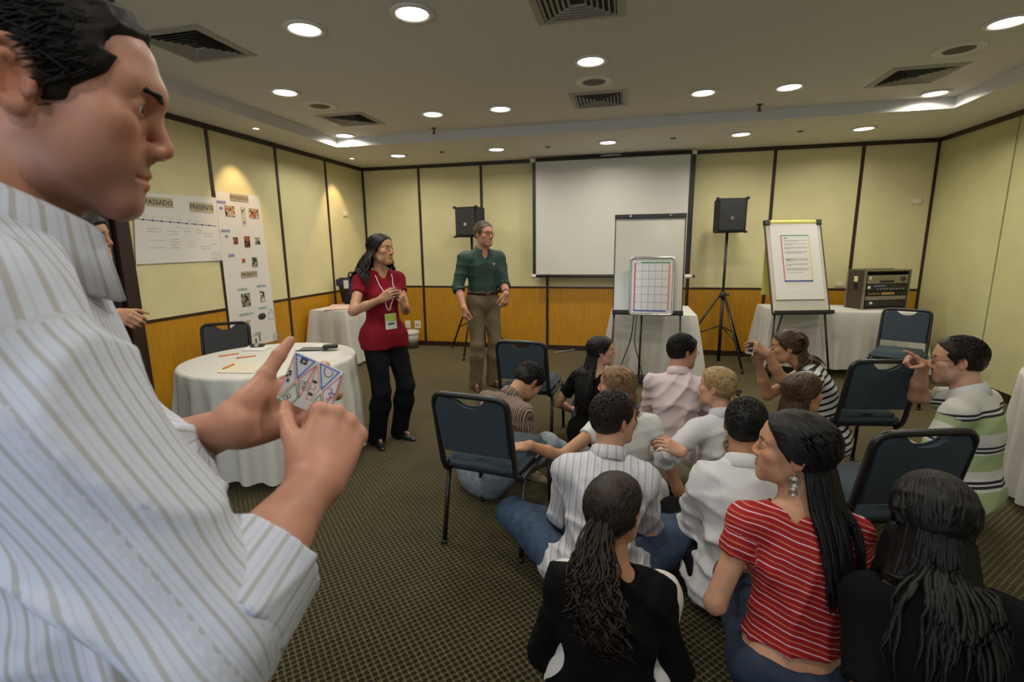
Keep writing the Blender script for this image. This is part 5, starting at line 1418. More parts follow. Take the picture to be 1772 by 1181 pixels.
s_red = stripe_mat('red striped tee', (.30, .010, .016), [(.02, .10, (.62, .55, .52)), (.30, .34, (.10, .01, .01)), (.48, .57, (.42, .17, .08)), (.78, .82, (.10, .01, .01))], 't', .034, wave=.035)
s_bw = stripe_mat('black and white striped tee', (.58, .58, .57), [(.3, .68, (.012, .012, .014))], 't', .038)
s_fg = stripe_mat('blue white striped shirt', (.56, .60, .72), [(.06, .30, (.42, .42, .44)), (.56, .66, (.50, .53, .61))], 's', .0135)
def polo():
    m = bpy.data.materials.new('green white polo'); m.use_nodes = True; nt = m.node_tree; b = nt.nodes['Principled BSDF']; b.inputs['Roughness'].default_value = .85
    a = nt.nodes.new('ShaderNodeAttribute'); a.attribute_name = 't'
    mr = nt.nodes.new('ShaderNodeMapRange'); mr.inputs[1].default_value = -.24; mr.inputs[2].default_value = .36
    r = nt.nodes.new('ShaderNodeValToRGB'); cr = r.color_ramp; cr.interpolation = 'CONSTANT'
    W, G, K = (.55, .54, .50), (.32, .40, .20), (.012, .012, .03)
    st = [(0, G), (.13, W), (.16, K), (.18, W), (.195, K), (.215, W), (.30, G), (.44, W), (.455, K), (.475, W), (.49, K), (.51, W), (.62, G), (.755, K), (.775, W), (.79, K), (.81, W)]
    cr.elements[0].position = 0; cr.elements[0].color = (*st[0][1], 1); cr.elements[1].position = st[1][0]; cr.elements[1].color = (*st[1][1], 1)
    for p, c in st[2:]: e = cr.elements.new(p); e.color = (*c, 1)
    nt.links.new(a.outputs['Fac'], mr.inputs[0]); nt.links.new(mr.outputs[0], r.inputs[0]); nt.links.new(r.outputs[0], b.inputs['Base Color']); return m
s_polo = polo()
lazy = dict(curl=(30, 40, 25))
PEO = {}
# --- standing
PEO['red'] = person('person', 'woman in red top and black trousers standing with a name badge by the round table', (0, 0), D2(-124), sc=.94, fem=True, headpx=(660, 440, 3.66), pel=(0, 0, .862), lean=0, bend=-2, neckf=12, head=(22, 0, 0), skin=SK['tan'], legs='stand',
    arms=dict(R=dict(w=atd(660, 518, 3.42), pole=(.9, -.6, -.8), dir=atd(692, 500, 3.36)-atd(660, 518, 3.42), back=(.3, -1, .25), dw=1, curl=(35, 45, 30), thumb=(30, 25, 20, 20)), L=dict(w=atd(700, 530, 3.50), pole=(-.6, -.8, -.6), curl=(40, 50, 30), dir=atd(690, 505, 3.4)-atd(700, 530, 3.50), back=(.9, -.3, 0), dw=1)),
    top=SEE(m=m_redt, t=.012, sleeve=.42, neck='v', hem=.10, seed=4, amp=.004), pants=SEE(m=m_bkt, t=.012, t2=.026, cuffx=.075), shoes=m_bshoe, hair=SEE(style='long', m=HR['darkbrown'], len=.27, wave=.016, wfreq=4, n=280, spread=.95, az0=78, el=-.55, seed=3, off=.014), res=SEE(head=.004, top=.009))
PEO['green'] = person('person', 'man in dark green shirt and khaki trousers standing by the back wall', (0, 0), D2(-140), sc=1.01, headpx=(838, 405, 5.06), pel=(0, 0, .945), lean=0, bend=2, neckf=14, head=(16, 0, 0), skin=SK['ruddy'], beard=.25, legs='stand', sh=.19,
    arms=dict(R=dict(w=atd(803, 533, 4.98), pole=(.5, -.9, -.2), dir=(.1, -.1, -1), dw=1, back=(-.6, -.6, 0), curl=(45, 50, 35), thumb=(25, 25, 15, 15)), L=dict(w=atd(876, 509, 5.0), pole=(-.5, -1, -.2), dir=(-.12, -.12, -1), dw=1, back=(.6, -.75, 0), curl=(35, 55, 40), thumb=(40, 20, 20, 10))),
    top=SEE(m=m_greens, t=.02, ts=.022, sleeve=1.22, neck='open', collar=True, gap=.9, hem=-.09, cuff=True, cw=.05, seed=8), pants=SEE(m=m_khaki, t=.012, t2=.024, waist=.115, cuffx=.06), shoes=m_brshoe,
    hair=SEE(style='short', m=HR['greybrown'], line=.074, len=.028, sweep=(0, -.5, .3), lift=.01), glasses=m_frame, res=SEE(head=.004, top=.009))
# --- seated on the carpet
PEO['brownstripe'] = person('person', 'man in brown striped shirt sitting hunched on the carpet behind the nearest chair', (0, 0), D2(-38), headpx=(914, 662), pel=(0, 0, .11), lean=22, bend=14, neckf=22, head=(0, 52, 0), skin=SK['tan'], beard=.2,
    arms=dict(R=dict(l=(.20, .40, .16), pole=(.35, -.6, -.75), **lazy), L=dict(l=(-.10, .42, .16), pole=(-.35, -.6, -.75), **lazy)), top=SEE(m=s_brown, t=.018, sleeve=1.75, collar=True, neck='open', hem=-.01, seed=5), pants=SEE(m=m_jeanl, t=.014), shoes=m_beige,
    legs=dict(R=dict(a=(.22, .62, .06), pole=(.6, .2, 1), toe=(.3, 1, 0)), L=dict(a=(.02, .34, .055), pole=(-1, .3, .3), toe=(.9, .3, -.05))), hair=SEE(style='short', m=HR['black'], len=.03, mess=.5))
PEO['longblack'] = person('person', 'woman with very long dark hair sitting at the back of the group, face turned right', (0, 0), D2(-20), sc=.94, fem=True, headpx=(1041, 608), lean=6, bend=4, neckf=14, head=(-58, 0, 0), skin=SK['fair'],
    top=SEE(m=m_bk, sleeve=.6, neck='scoop', hem=.08), pants=SEE(m=m_jeand), shoes=m_bshoe, hair=SEE(style='long', m=HR['black'], len=.46, wave=.006, n=220, spread=.22, az0=110, seed=6))
PEO['light'] = person('person', 'woman with light brown hair and white tee reaching her arm onto the chair seat', (0, 0), D2(8), sc=.95, fem=True, headpx=(1066, 668), lean=4, bend=2, neckf=12, side=-7, head=(66, 0, 0), skin=SK['tan'],
    arms=dict(L=dict(w=atz(916, 771, .515), pole=(-.2, -.2, -.8), dir=atz(880, 776, .50)-atz(916, 771, .515), dw=1, back=(0, -.2, 1), curl=(10, 15, 10), thumb=(40, 10, 10, 10)), R=dict(l=(.30, -.10, .05), pole=(.3, -.6, .1), **lazy)),
    top=SEE(m=m_tee, t=.012, sleeve=.28, neck='boat', hem=.08), pants=SEE(m=m_grayt), shoes=m_bshoe, hair=SEE(style='long', m=HR['lightbrown'], len=.21, wave=.004, n=220, spread=.2, az0=95, seed=2))
PEO['striped'] = person('person', 'man in grey striped shirt and jeans sitting with his back to the camera, dark hair', (0, 0), D2(2), headpx=(1063, 725), sh=.160, side=4, pel=(0, 0, .11), lean=10, bend=8, neckf=14, head=(-46, 2, 0), skin=SK['fair'], beard=.3,
    arms=dict(R=dict(l=(.17, .42, .20), pole=(.35, -.6, -.75), **lazy), L=dict(l=(-.15, .42, .20), pole=(-.35, -.6, -.75), **lazy)),
    legs=dict(R=dict(a=(.05, .42, .06), pole=(1, .3, .45), toe=(-.8, .5, -.1)), L=dict(a=(-.05, .34, .06), pole=(-1, .2, .45), toe=(.8, .4, -.1))),
    top=SEE(m=s_grey, t=.016, ts=.015, sleeve=1.9, collar=True, hem=.10, seed=12, amp=.019), pants=SEE(m=m_jean, t=.016), shoes=m_brshoe, hair=SEE(style='short', m=HR['darkbrown'], len=.026, nape=-.068), res=SEE(head=.004, top=.008, hair=.0048))
PEO['pink'] = person('person', 'man in pale pink shirt with glasses sitting with his back to the camera', (0, 0), D2(-8), headpx=(1182, 609), sh=.160, pel=(0, 0, .11), lean=8, bend=8, neckf=14, head=(-52, 6, 0), skin=SK['ruddy'], beard=.2,
    top=SEE(m=m_pink, t=.016, ts=.016, sleeve=1.8, collar=True, hem=.10, seed=21, amp=.019), pants=SEE(m=m_jean), shoes=m_brshoe, hair=SEE(style='short', m=HR['black'], len=.03), glasses=m_frame,
    arms=dict(R=dict(l=(.14, .42, .24), pole=(.35, -.6, -.75), **lazy), L=dict(l=(-.16, .40, .22), pole=(-.35, -.6, -.75), **lazy)))
PEO['blonde'] = person('person', 'woman with blonde ponytail and white jacket sitting, face turned away to the left', (0, 0), D2(14), sc=.95, fem=True, headpx=(1240, 670), lean=8, bend=4, neckf=14, side=-3, head=(42, 0, 0), skin=SK['fair'],
    arms=dict(L=dict(w=atd(1180, 782, 2.40), pole=(-.9, -.3, -.5), dir=(-.4, -.1, .2), dw=1, back=(-.2, -.6, .7), **lazy), R=dict(l=(.26, .30, .2), pole=(.35, -.6, -.75), **lazy)),
    top=SEE(m=m_wshirt, t=.016, ts=.02, sleeve=1.85, collar=True, hem=.03, seed=31, amp=.021), pants=SEE(m=m_olive, waist=.05), shoes=m_bshoe, hair=SEE(style='pony', m=HR['blonde'], tie=(.0, -.122, -.018), band=1, len=.30, wave=.016, wfreq=3, n=200, spread=.7, back=(-.75, -.3, 0), seed=8, line=.07))
PEO['boy'] = person('person', 'young man with cropped black hair and white shirt, between the blonde and the red-shirted woman', (0, 0), D2(-6), sc=.98, headpx=(1291, 737), sh=.150, pel=(0, 0, .11), lean=10, bend=8, neckf=12, head=(-14, 6, 0), skin=SK['brown'],
    arms=dict(L=dict(l=(-.15, .38, .20), pole=(-.35, -.6, -.75), **lazy), R=dict(l=(.16, .40, .20), pole=(.35, -.6, -.75), **lazy)),
    top=SEE(m=m_wshirt, t=.015, ts=.018, sleeve=1.6, collar=True, hem=.10, seed=41, amp=.021), pants=SEE(m=m_bkt, t=.016), shoes=m_bshoe, hair=SEE(style='short', m=HR['black'], len=.012, th=.008, rad=.0022), res=SEE(head=.0042))
PEO['camera'] = person('person', 'woman in black and white striped tee raising a small camera to take a photo', (0, 0), D2(74), sc=.96, fem=True, headpx=(1364, 590, 3.2), pel=(0, 0, .28), lean=16, bend=8, neckf=34, head=(-2, 8, 0), skin=SK['tan'],
    arms=dict(L=dict(e=atd(1352, 656, 2.98), w=atd(1327, 612, 2.95), pole=(-.3, .2, -1), dir=atd(1308, 598, 2.95)-atd(1327, 612, 2.95), dw=1, back=(.1, -.6, .7), curl=(35, 50, 30), thumb=(25, 20, 15, 15)), R=dict(e=atd(1328, 684, 3.14), w=atd(1313, 630, 3.08), pole=(.3, .3, -1), dir=atd(1305, 603, 3.02)-atd(1313, 630, 3.08), dw=1, back=(-.3, .9, 0), curl=(25, 45, 30), thumb=(30, 30, 15, 10))),
    top=SEE(m=s_bw, t=.012, sleeve=.5, neck='crew', hem=.08, seed=6), pants=SEE(m=m_jeand), shoes=m_bshoe, hair=SEE(style='long', m=HR['brown'], len=.20, wave=.007, n=200, spread=.25, az0=120, seed=4))
PEO['sleeveless'] = person('person', 'woman with long brown hair and bare arms sitting before the empty chair, face turned right', (0, 0), D2(-22), sc=.95, fem=True, headpx=(1390, 682), lean=6, bend=3, neckf=12, head=(-40, 2, 0), skin=SK['tan'],
    arms=dict(R=dict(w=atz(1470, 880, .045), pole=(.6, -.6, .4), dir=atz(1500, 889, .02)-atz(1470, 880, .045), dw=1, back=(0, 0, 1), curl=(10, 15, 10)), L=dict(l=(-.24, .28, .2), pole=(-.35, -.6, -.75), **lazy)), top=SEE(m=m_tan, t=.010, sleeve=0, neck='scoop', hem=.08), pants=SEE(m=m_grayt), shoes=m_bshoe,
    hair=SEE(style='long', m=HR['brown'], len=.34, wave=.006, n=220, spread=.22, az0=105, seed=14))
PEO['polo'] = person('person', 'man with glasses in green and white polo shirt pointing to the left', (0, 0), D2(44), sc=1.02, headpx=(1656, 622, 2.58), pel=(0, 0, .22), lean=2, bend=6, neckf=18, sh=.168, head=(24, 4, 0), skin=SK['fair'], beard=.45,
    arms=dict(R=dict(w=atd(1598, 632, 2.72), pole=(.6, .2, -1), dir=atd(1560, 608, 2.70)-atd(1598, 632, 2.72), dw=1, back=(.2, .3, 1), each=((4, 6, 4), (70, 85, 50), (80, 85, 50), (85, 85, 50)), thumb=(35, 35, 30, 30)), L=dict(l=(-.34, .30, .26), pole=(-.35, -.6, -.75), **lazy)),
    top=SEE(m=s_polo, t=.016, ts=.020, sleeve=.75, collar=True, mc=m_tee, gap=.9, hem=.08, seed=51), pants=SEE(m=m_beige), shoes=m_brshoe, hair=SEE(style='short', m=HR['darkbrown'], len=.028, line=.070), glasses=m_frame, res=SEE(head=.0038))
PEO['asian'] = person('person', 'woman in red striped tee and jeans squatting in front, ringed earrings, facing left', (0, 0), D2(8), sc=.97, fem=True, headpx=(1372, 778), pel=(0, 0, .22), lean=12, bend=3, neckf=6, side=3, headk=1.03, head=(66, -4, -4), skin=skin_mat('skin warm', (.44, .245, .145)),
    arms=dict(L=dict(l=(-.12, .24, .36), pole=(-.45, -.4, -.8), back=(-.5, .2, .8), **lazy), R=dict(l=(.20, .34, .34), pole=(.35, -.6, -.75), **lazy)),
    legs=dict(R=dict(a=(.12, .06, .10), pole=(.2, 1, .25), toe=(.1, .7, -.5)), L=dict(a=(-.07, .02, .10), pole=(.12, 1, .1), toe=(-.1, .7, -.5))),
    top=SEE(m=s_red, t=.012, ts=.016, sleeve=.40, neck='scoop', hem=-.075, seed=61, amp=.012, slope=.28), pants=SEE(m=m_jeand, t=.014, waist=.035), shoes=m_beige, hair=SEE(style='long', m=HR['black'], len=.40, wave=.004, n=260, spread=.25, az0=104, seed=9, back=(.12, -.25, 0)), hf=SEE(nose=.7, fat=.009, lids=.0036), res=SEE(head=.0026, top=.006, hand=.003, hair=.0045))
PEO['curly'] = person('person', 'woman in black shirt and white trousers, tied back curly dark hair, nearest seated', (0, 0), D2(2), sc=.96, fem=True, headpx=(1063, 884), lean=8, bend=4, neckf=14, head=(-22, 4, 0), skin=SK['tan'],
    arms=dict(R=dict(l=(.15, .34, .24), pole=(.35, -.6, -.75), **lazy), L=dict(l=(-.15, .34, .24), pole=(-.35, -.6, -.75), **lazy)),
    legs=dict(R=dict(a=(.09, .48, .07), pole=(.22, .2, 1), toe=(.2, 1, -.1)), L=dict(a=(-.12, .46, .07), pole=(-.12, .2, 1), toe=(-.2, 1, -.1))), sh=.138, shf=.03,
    top=SEE(m=m_bk, t=.016, ts=.015, sleeve=1.85, neck='crew', hem=.13, seed=71, amp=.012), pants=SEE(m=m_whitet, t=.016), shoes=m_bshoe, hair=SEE(style='halfup', m=HR['darkbrown'], tie=(0, -.108, -.005), len=.27, wave=.017, wfreq=5, n=620, spread=1.6, seed=5, rad=.0044, k2=20, smooth=0, back=(.50, -.2, 0)), res=SEE(head=.0034, top=.007, hair=.0042))
PEO['black'] = person('person', 'woman in black tee with long loose black hair, lower right corner', (0, 0), D2(-14), sc=1.0, fem=True, headpx=(1612, 888, 1.36), pel=(0, 0, .15), lean=14, bend=8, neckf=16, side=-5, head=(-2, 16, 4), skin=SK['tan'], sh=.138, shf=.02,
    arms=dict(L=dict(l=(-.14, .16, .16), pole=(-.15, -1, -.4), **lazy), R=dict(l=(.32, .26, .2), pole=(.35, -.6, -.75), **lazy)),
    top=SEE(m=m_bk, t=.020, ts=.022, sleeve=.72, neck='boat', hem=.12, seed=81, amp=.010), pants=SEE(m=m_jeand, t=.016), shoes=m_bshoe, hair=SEE(style='long', m=HR['black'], len=.40, wave=.007, n=380, spread=.30, az0=80, seed=19, th=.018, rad=.009), res=SEE(head=.0034, top=.007, hair=.0045))
# --- beside the doorway, mostly hidden by the man in front
PEO['hidden'] = person('person', 'person in black at the doorway, mostly hidden behind the near man in stripes', (0, 0), D2(-62), headpx=(152, 426, 2.5), pel=(0, 0, .90), lean=-3, bend=2, neckf=12, head=(-6, 0, 0), skin=SK['tan'], legs='stand',
    arms=dict(R=dict(w=atd(206, 545, 2.42), pole=(.3, -.6, -1), dir=atd(236, 555, 2.36)-atd(206, 545, 2.42), dw=1, back=(.3, -.8, .5), curl=(55, 60, 40)), L=dict(l=(-.22, .02, .80), pole=(-.3, -.8, -.4), curl=(30, 40, 30))),
    top=SEE(m=m_bk, sleeve=1.8, neck='crew', hem=.1), pants=SEE(m=m_bkt), shoes=m_bshoe, hair=SEE(style='short', m=HR['black'], mess=.8, len=.03, th=.016, line=.09, temple=.07, burn=.04))

# --- the man in front, close to the camera
HR['near'] = hair_mat('hair near', (.0075, .0055, .005), .65, 1.6)
NR = PEO['near'] = person('person', 'man in striped shirt close to the camera at left, in profile, holding cards', (0, 0), D2(-36), sc=1.04, headpx=(86, 98, .565), fat=.028, chesty=-.012, pel=(0, 0, 1.008), lean=-7, bend=2, neckf=33, head=(-12, 14, 0), skin=SK['ruddy'], beard=.6, legs='stand', sh=.195,
    arms=dict(R=dict(w=atd(545, 835, .62), e=atd(366, 1085, .47), pole=(.45, -.35, -1), dir=atd(586, 738, .675)-atd(545, 835, .62), dw=1, back=-_ray(600, 760)+.25*CR, each=((62, 75, 45), (70, 80, 50), (75, 85, 50), (80, 85, 50)), thumb=(32, 26, 4, 12), spread=3, size=1.02),
              L=dict(w=atd(408, 736, .72), pole=(-.5, -.2, -1), dir=atd(500, 700, .785)-atd(408, 736, .72), dw=1, back=_ray(450, 680)+.10*CR, curl=(44, 50, 30), thumb=(34, 4, -4, 4), spread=5, size=1.07)),
    top=SEE(m=s_fg, t=.022, ts=.028, sleeve={1: 1.42, -1: 1.12}, neck='open', collar=True, csc=1.45, cf=.5, gap=.6, hem=.14, seed=91, amp=.017, coord='around', cuff=True, cw=.07), pants=SEE(m=m_jeand), shoes=m_brshoe,
    hair=SEE(style='short', m=HR['near'], line=.066, temple=.060, burn=.026, n=1500, len=.024, th=.011, rad=.0026, mess=.22, lift=.004, res=.003), brow=(.012, .008, .006),
    res=SEE(head=.0024, hand=.0024, body=.016, top=.0062, detail=True, hair=.003), hf=SEE(nose=.85, chin=1.03, brow=1.5, ear=1.05, lids=.0056))
def card_stack():
    d0 = .715
    TL, TR, BL = [atd(u, v, d0+dd) for u, v, dd in ((510.4, 608.8, .004), (594, 644.7, .006), (477.8, 688.5, -.004))]
    ex, ey = TR-TL, BL-TL; nz = unit(np.cross(ey, ex)); nz = nz*(1 if nz@(TL-_C0) < 0 else -1)
    o = empty('card_stack', tuple(TL), 0, 'square white cards printed with coloured triangles and symbols, held by the near man', 'cards')
    T3 = np.linalg.inv(np.array([[700, 262, 1], [1150, 455, 1], [525, 690, 1]]).T)
    def pq(x, y): b = T3@np.array([x, y, 1.]); return b[1], b[2]
    def P(x, y, z): p, q = pq(x, y); return ex*p+ey*q+nz*z
    def poly(bm, pts, z0, z1):
        A = [bm.verts.new(P(x, y, z1)) for x, y in pts]; B = [bm.verts.new(P(x, y, z0)) for x, y in pts]
        bm.faces.new(A); bm.faces.new(B[::-1])
        for k in range(len(A)): bm.faces.new((A[k], B[k], B[(k+1) % len(A)], A[(k+1) % len(A)]))
    m_card = mat('card stock', (.66, .66, .70), .5)
    for k in range(4):
        bm = new(); q = [TL*0+ex*a+ey*b+nz*z for z in (-.0016*k-.0014, -.0016*k) for a, b in ((0, 0), (1, 0), (1, 1), (0, 1))]
        vs = [bm.verts.new(p+ex*.012*k*(k % 2)) for p in q]
        bm.faces.new(vs[:4]); bm.faces.new(vs[4:])
        for j in range(4): bm.faces.new((vs[j], vs[(j+1) % 4], vs[4+(j+1) % 4], vs[4+j]))
        obj('card', bm, m_card, o)
    def ln(name, pts, w, m, closed=False, z=.0005):
        bm = new(); n = len(pts)
        for a, b in (zip(pts, pts[1:]+pts[:1]) if closed else zip(pts[:-1], pts[1:])):
            a, b = np.array(a, float), np.array(b, float); d = unit(np.append(b-a, 0))[:2]; nn = np.array([-d[1], d[0]])*w/2; e_ = d*w*.35
            poly(bm, [a-e_+nn, b+e_+nn, b+e_-nn, a-e_-nn], 0, z)
        return obj(name, bm, m, o)
    mb, mr, mg, mo, mk = mat('card blue', (.06, .18, .55), .5), mat('card red', (.60, .12, .16), .5), mat('card green', (.10, .36, .16), .5), mat('card orange', (.70, .30, .15), .5), m_ink
    ln('triangle', [(712, 285), (885, 357), (722, 508)], 13, mb, True); ln('triangle', [(937, 375), (1112, 455), (948, 612)], 13, mb, True)
    ln('triangle', [(895, 395), (728, 525), (738, 690)], 10, mr, True, .0004); ln('triangle', [(1130, 490), (955, 640), (962, 760), (1075, 660)], 10, mr, True, .0004)
    ln('triangle', [(706, 560), (545, 705), (640, 770), (726, 690)], 12, mg, True, .0004); ln('triangle', [(935, 660), (862, 735), (946, 765)], 10, mg, True)
    ln('triangle', [(690, 300), (542, 675), (705, 535)], 9, mo, True, .0003); ln('triangle', [(908, 390), (800, 700), (850, 715), (932, 605)], 9, mo, True, .0003); ln('divider', [(905, 392), (822, 640)], 12, mo)
    bm = new(); poly(bm, [(765, 315), (825, 340), (805, 390), (745, 365)], 0, .0006); obj('symbol', bm, mk, o)
    bm = new(); poly(bm, [(782, 335), (790, 338), (784, 357), (806, 350), (803, 361), (772, 366)], .0006, .0009); obj('symbol', bm, m_card, o)
    for q in ([(645, 432), (675, 445), (668, 462), (640, 452)], [(620, 470), (640, 478), (634, 500), (612, 492)], [(645, 462), (668, 470), (662, 490), (640, 482)], [(628, 510), (650, 516), (640, 548), (618, 542)], [(872, 525), (910, 543), (900, 565), (862, 548)], [(830, 638), (868, 655), (858, 678), (820, 662)]):
        bm = new(); poly(bm, q, 0, .0006); obj('symbol', bm, mk, o)
    ln('symbol', [(980, 410), (972, 460), (985, 492), (1015, 502), (1040, 488), (1055, 455)], 7, mk); ln('symbol', [(880, 585), (895, 592), (880, 622), (835, 602), (845, 590)], 6, m_grey)
    ln('symbol', [(1015, 605), (1050, 622), (1030, 645), (1070, 660), (1012, 650), (1030, 690), (985, 710)], 6, m_blue)
    for c in ((770, 548), (755, 590), (812, 560), (798, 605)): ln('symbol', [(c[0]-18, c[1]-16), (c[0]+18, c[1]-6), (c[0]+12, c[1]+20), (c[0]-22, c[1]+10)], 5, m_grey, True)
    for c in ((612, 690), (640, 675)): ln('symbol', [(c[0]+20*math.cos(t), c[1]+20*math.sin(t)) for t in np.linspace(0, 2*PI, 12)[:-1]], 5, m_ink, True)
card_stack()
# ================================================================== things worn, held and carried
def bmtube(parent, name, pts, r, m, n=8, closed=False):
    bm = new(); tube(bm, pts, r, n, closed=closed); return obj(name, bm, m, parent)
def local_box(name, parent, c, X, Y, Z, s, m, bev=.0):
    """box with half sizes s along axes X, Y, Z at c, in the parent's frame"""
    bm = new(); box(bm, (-s[0], -s[1], -s[2]), s, bev=bev)
    Mx = Matrix((( X[0], Y[0], Z[0], c[0]), (X[1], Y[1], Z[1], c[1]), (X[2], Y[2], Z[2], c[2]), (0, 0, 0, 1)))
    bm.transform(Mx); return obj(name, bm, m, parent)
def surf_out(p, pt, d, off):
    """walk from inside the shirt along d to its surface"""
    pt = np.array(pt, float); d = unit(d)
    for k in range(200):
        if p['TS'](pt[None])[0] > off: break
        pt = pt+d*.002
    return pt
# woman in red: lanyard, badge, earrings, recorder
p = PEO['red']; rt, yf, xr, u1, P2 = p['root'], p['yf'], p['xr'], p['u1'], p['P2']
m_lan = mat('pale ribbon', (.62, .58, .60), .6)
bc = surf_out(p, p['P1']+u1*(-.03), yf, .012)
for q in (-1, 1):
    pts = []
    for t in np.linspace(0, 1, 14):
        a = P2+xr*q*(.062-.02*t)+u1*(.045-.0*t); 
        tgt = p['P1']+xr*q*.035*(1-t)**.5+u1*(.25*(1-t)-.01)
        pts.append(surf_out(p, tgt+xr*q*.03*(1-t), yf, .004))
    pts = [P2+xr*q*.06+u1*.03-yf*.02, P2+xr*q*.066+u1*.035+yf*.02]+pts
    bmtube(rt, 'lanyard', pts, .0035, m_lan, 6)
bo = bc-u1*.055+yf*.010
badge = local_box('name_badge', rt, bo, xr, yf, u1, (.046, .0015, .058), mat('badge card', (.62, .62, .55), .4))
local_box('badge_header', badge, bo+u1*.030+yf*.0018, xr, yf, u1, (.044, .0008, .026), mat('badge lime', (.42, .52, .10), .5))
local_box('badge_text', badge, bo-u1*.018+yf*.0018, xr, yf, u1, (.026, .0006, .006), m_ink)
for q in (-1, 1):
    c = p['HD'].w((q*.080, -.008, -.045)); bmtube(rt, 'earring', [c+np.array([0, 0, -.0]), c+np.array([0, 0, -.022])], .003, m_chrome, 6)
def held(name, label, cat, c, X, Z, s, m, parts=()):
    c = np.array(c); X = unit(X); Z = unit(np.asarray(Z)-X*(np.asarray(Z)@X)); Y = np.cross(Z, X)
    o = empty(name, tuple(c), 0, label, cat)
    local_box('body', o, (0, 0, 0), X, Y, Z, s, m, min(s)*.35)
    for n_, off, sz, mm in parts: local_box(n_, o, X*off[0]+Y*off[1]+Z*off[2], X, Y, Z, sz, mm, min(sz)*.2)
    return o
T = p['A'][1][1]; hd = p['A'][1][2]; w_ = p['w'](T+hd*.115*p['k']-np.array(p['A'][1][3])*.03)
held('voice_recorder', 'small dark recorder in the hand of the woman in red', 'recorder', w_, p['Rw']@np.cross(hd, p['A'][1][3]), p['Rw']@hd, (.038, .010, .017), m_blackm, [('screen', (0, -.0105, 0), (.012, .001, .01), m_gear)])
# man in green: belt, buckle, emblem, placket buttons, watch, pen
p = PEO['green']; rt, yf, xr, u1, u0, P0, P1 = [p[k] for k in ('root', 'yf', 'xr', 'u1', 'u0', 'P0', 'P1')]
m_belt = mat('brown belt', (.035, .014, .008), .4)
BS_ = Sdf(); k = p['k']
BS_.ell(P0+u0*.0*k, np.array([.160, .118, .12])*k+.012, p['R0'], .05); BS_.ell(P0+u0*.06*k, np.array([.148, .108, .10])*k+.012, p['R0'], .05)
def ring_pts(z, off, n=40):
    out = []
    for t in np.linspace(0, 2*PI, n+1)[:-1]:
        d = xr*math.cos(t)+yf*math.sin(t); q = P0+u0*z
        lo_, hi_ = 0., .3
        for _ in range(20):
            m_ = (lo_+hi_)/2
            if min(BS_((q+d*m_)[None])[0], p['TS']((q+d*m_)[None])[0]) < off: lo_ = m_
            else: hi_ = m_
        out.append(q+d*lo_)
    return out
A_ = ring_pts(.085, .007); B_ = ring_pts(.118, .007); A2 = ring_pts(.085, .002); B2 = ring_pts(.118, .002)
V_ = np.array(A_+B_+B2+A2); n = len(A_); Q_ = [[r_*n+i, r_*n+(i+1) % n, ((r_+1) % 4)*n+(i+1) % n, ((r_+1) % 4)*n+i] for r_ in range(4) for i in range(n)]
belt = qmesh('belt', V_, np.array(Q_), m_belt, rt)
bf = A_[n//4]*.5+B_[n//4]*.5; local_box('buckle', belt, bf+yf*.003, xr, yf, u0, (.022, .003, .018), m_brass, .001)
e0 = surf_out(p, P1+u1*.18-xr*.075, yf, .003)
em = mat('white emblem', (.55, .55, .55), .6)
bm = new()
for a_, b_ in (((-.012, .016), (.0, -.014)), ((.0, -.014), (.017, .012)), ((.004, .004), (.013, .018)), ((-.008, .004), (.002, .008))):
    tube(bm, [e0-xr*a_[0]+u1*a_[1], e0-xr*b_[0]+u1*b_[1]], .0026, 6)
obj('chest_emblem', bm, em, rt)
for t in np.linspace(.02, .24, 5):
    c = surf_out(p, P1+u1*t, yf, .003); bmtube(rt, 'button', [c, c+yf*.002], .005, m_greens, 8)
E_, T_ = p['A'][-1][:2]; ax = unit(T_-E_); c = T_-ax*.03; e1 = unit(np.cross(ax, yf)); e2 = np.cross(ax, e1)
wt = bmtube(rt, 'wristwatch', [c+(e1*math.cos(t)+e2*math.sin(t))*.0315*k for t in np.linspace(0, 2*PI, 17)[:-1]], .006, m_blackm, 8, True)
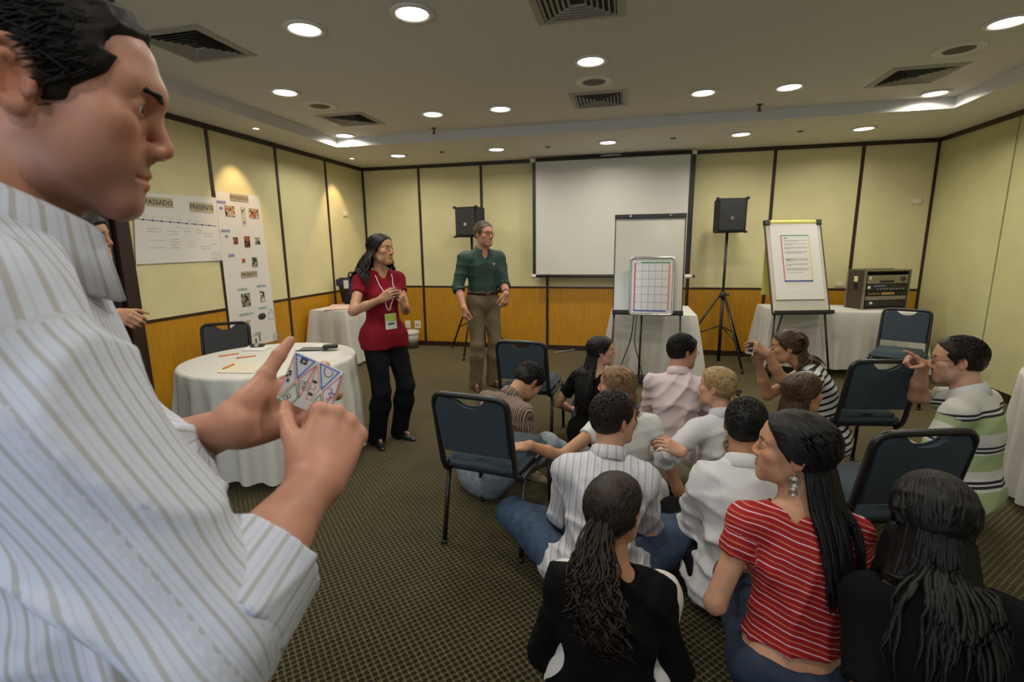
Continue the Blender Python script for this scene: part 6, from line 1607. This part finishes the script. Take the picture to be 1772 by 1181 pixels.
fcn = p['Rw'].T@np.array([.3, -1, 0]); fcn = unit(fcn-ax*(fcn@ax)); bmtube(wt, 'watch_face', [c+fcn*.034, c+fcn*.041], .015, m_chrome, 14)
T_, hd = p['A'][1][1], p['A'][1][2]; bk = np.array(p['A'][1][3]); w_ = p['w'](T_+hd*.115*k-bk*.026)
held('marker_pen', 'grey marker pen in the lowered hand of the man in green', 'pen', w_, p['Rw']@unit(np.cross(hd, bk)-.3*hd), p['Rw']@hd, (.055, .007, .007), m_gear, [('cap', (.046, 0, 0), (.016, .0082, .0082), m_blackm)])
# phone/camera of the woman in the striped tee
p = PEO['camera']; hl = p['w'](p['A'][-1][1]+p['A'][-1][2]*.12); hr = p['w'](p['A'][1][1]+p['A'][1][2]*.12)
c = (hl+hr)/2+np.array([-.012, 0, -.004]); view = unit(np.array([-1., .12, -.05]))
held('compact_camera', 'small black camera held up by the woman in the striped tee', 'camera', c, np.cross(view, [0, 0, 1]), [0, 0, 1], (.046, .011, .030), m_blackm, [('lens', (.0, .012, 0), (.016, .008, .016), m_grey), ('screen', (-.006, -.0115, -.002), (.028, .001, .02), m_ink)])
# earrings of the woman in red stripes
p = PEO['asian']; HDa = p['HD']; m_ear = mat('worn silver', (.55, .5, .42), .3, .9)
def ring(parent, name, c, r, w, Xv, th=.0022):
    bmtube(parent, name, [c+Xv*r*math.cos(t)+np.array([0, 0, 1])*r*math.sin(t) for t in np.linspace(0, 2*PI, 21)[:-1]], th, m_ear, 6, True)
for q in (-1,):
    base = HDa.w((q*.083, -.012, -.040)); Xv = unit(HDa.R@np.array([0, 1, 0])); Xv[2] = 0; Xv = unit(Xv); z_ = np.array([0, 0, 1.])
    er = empty('earring', (0, 0, 0)); er.parent = p['root']
    bmtube(er, 'hook', [base, base-z_*.010], .0015, m_ear, 6)
    c1 = base-z_*.026
    for r_ in (.016, .0115, .007): ring(er, 'ring', c1-z_*(.016-r_)*.9*0, r_, 0, Xv)
    c2 = c1-z_*.033
    for r_ in (.012, .0065): ring(er, 'ring', c2, r_, 0, Xv)
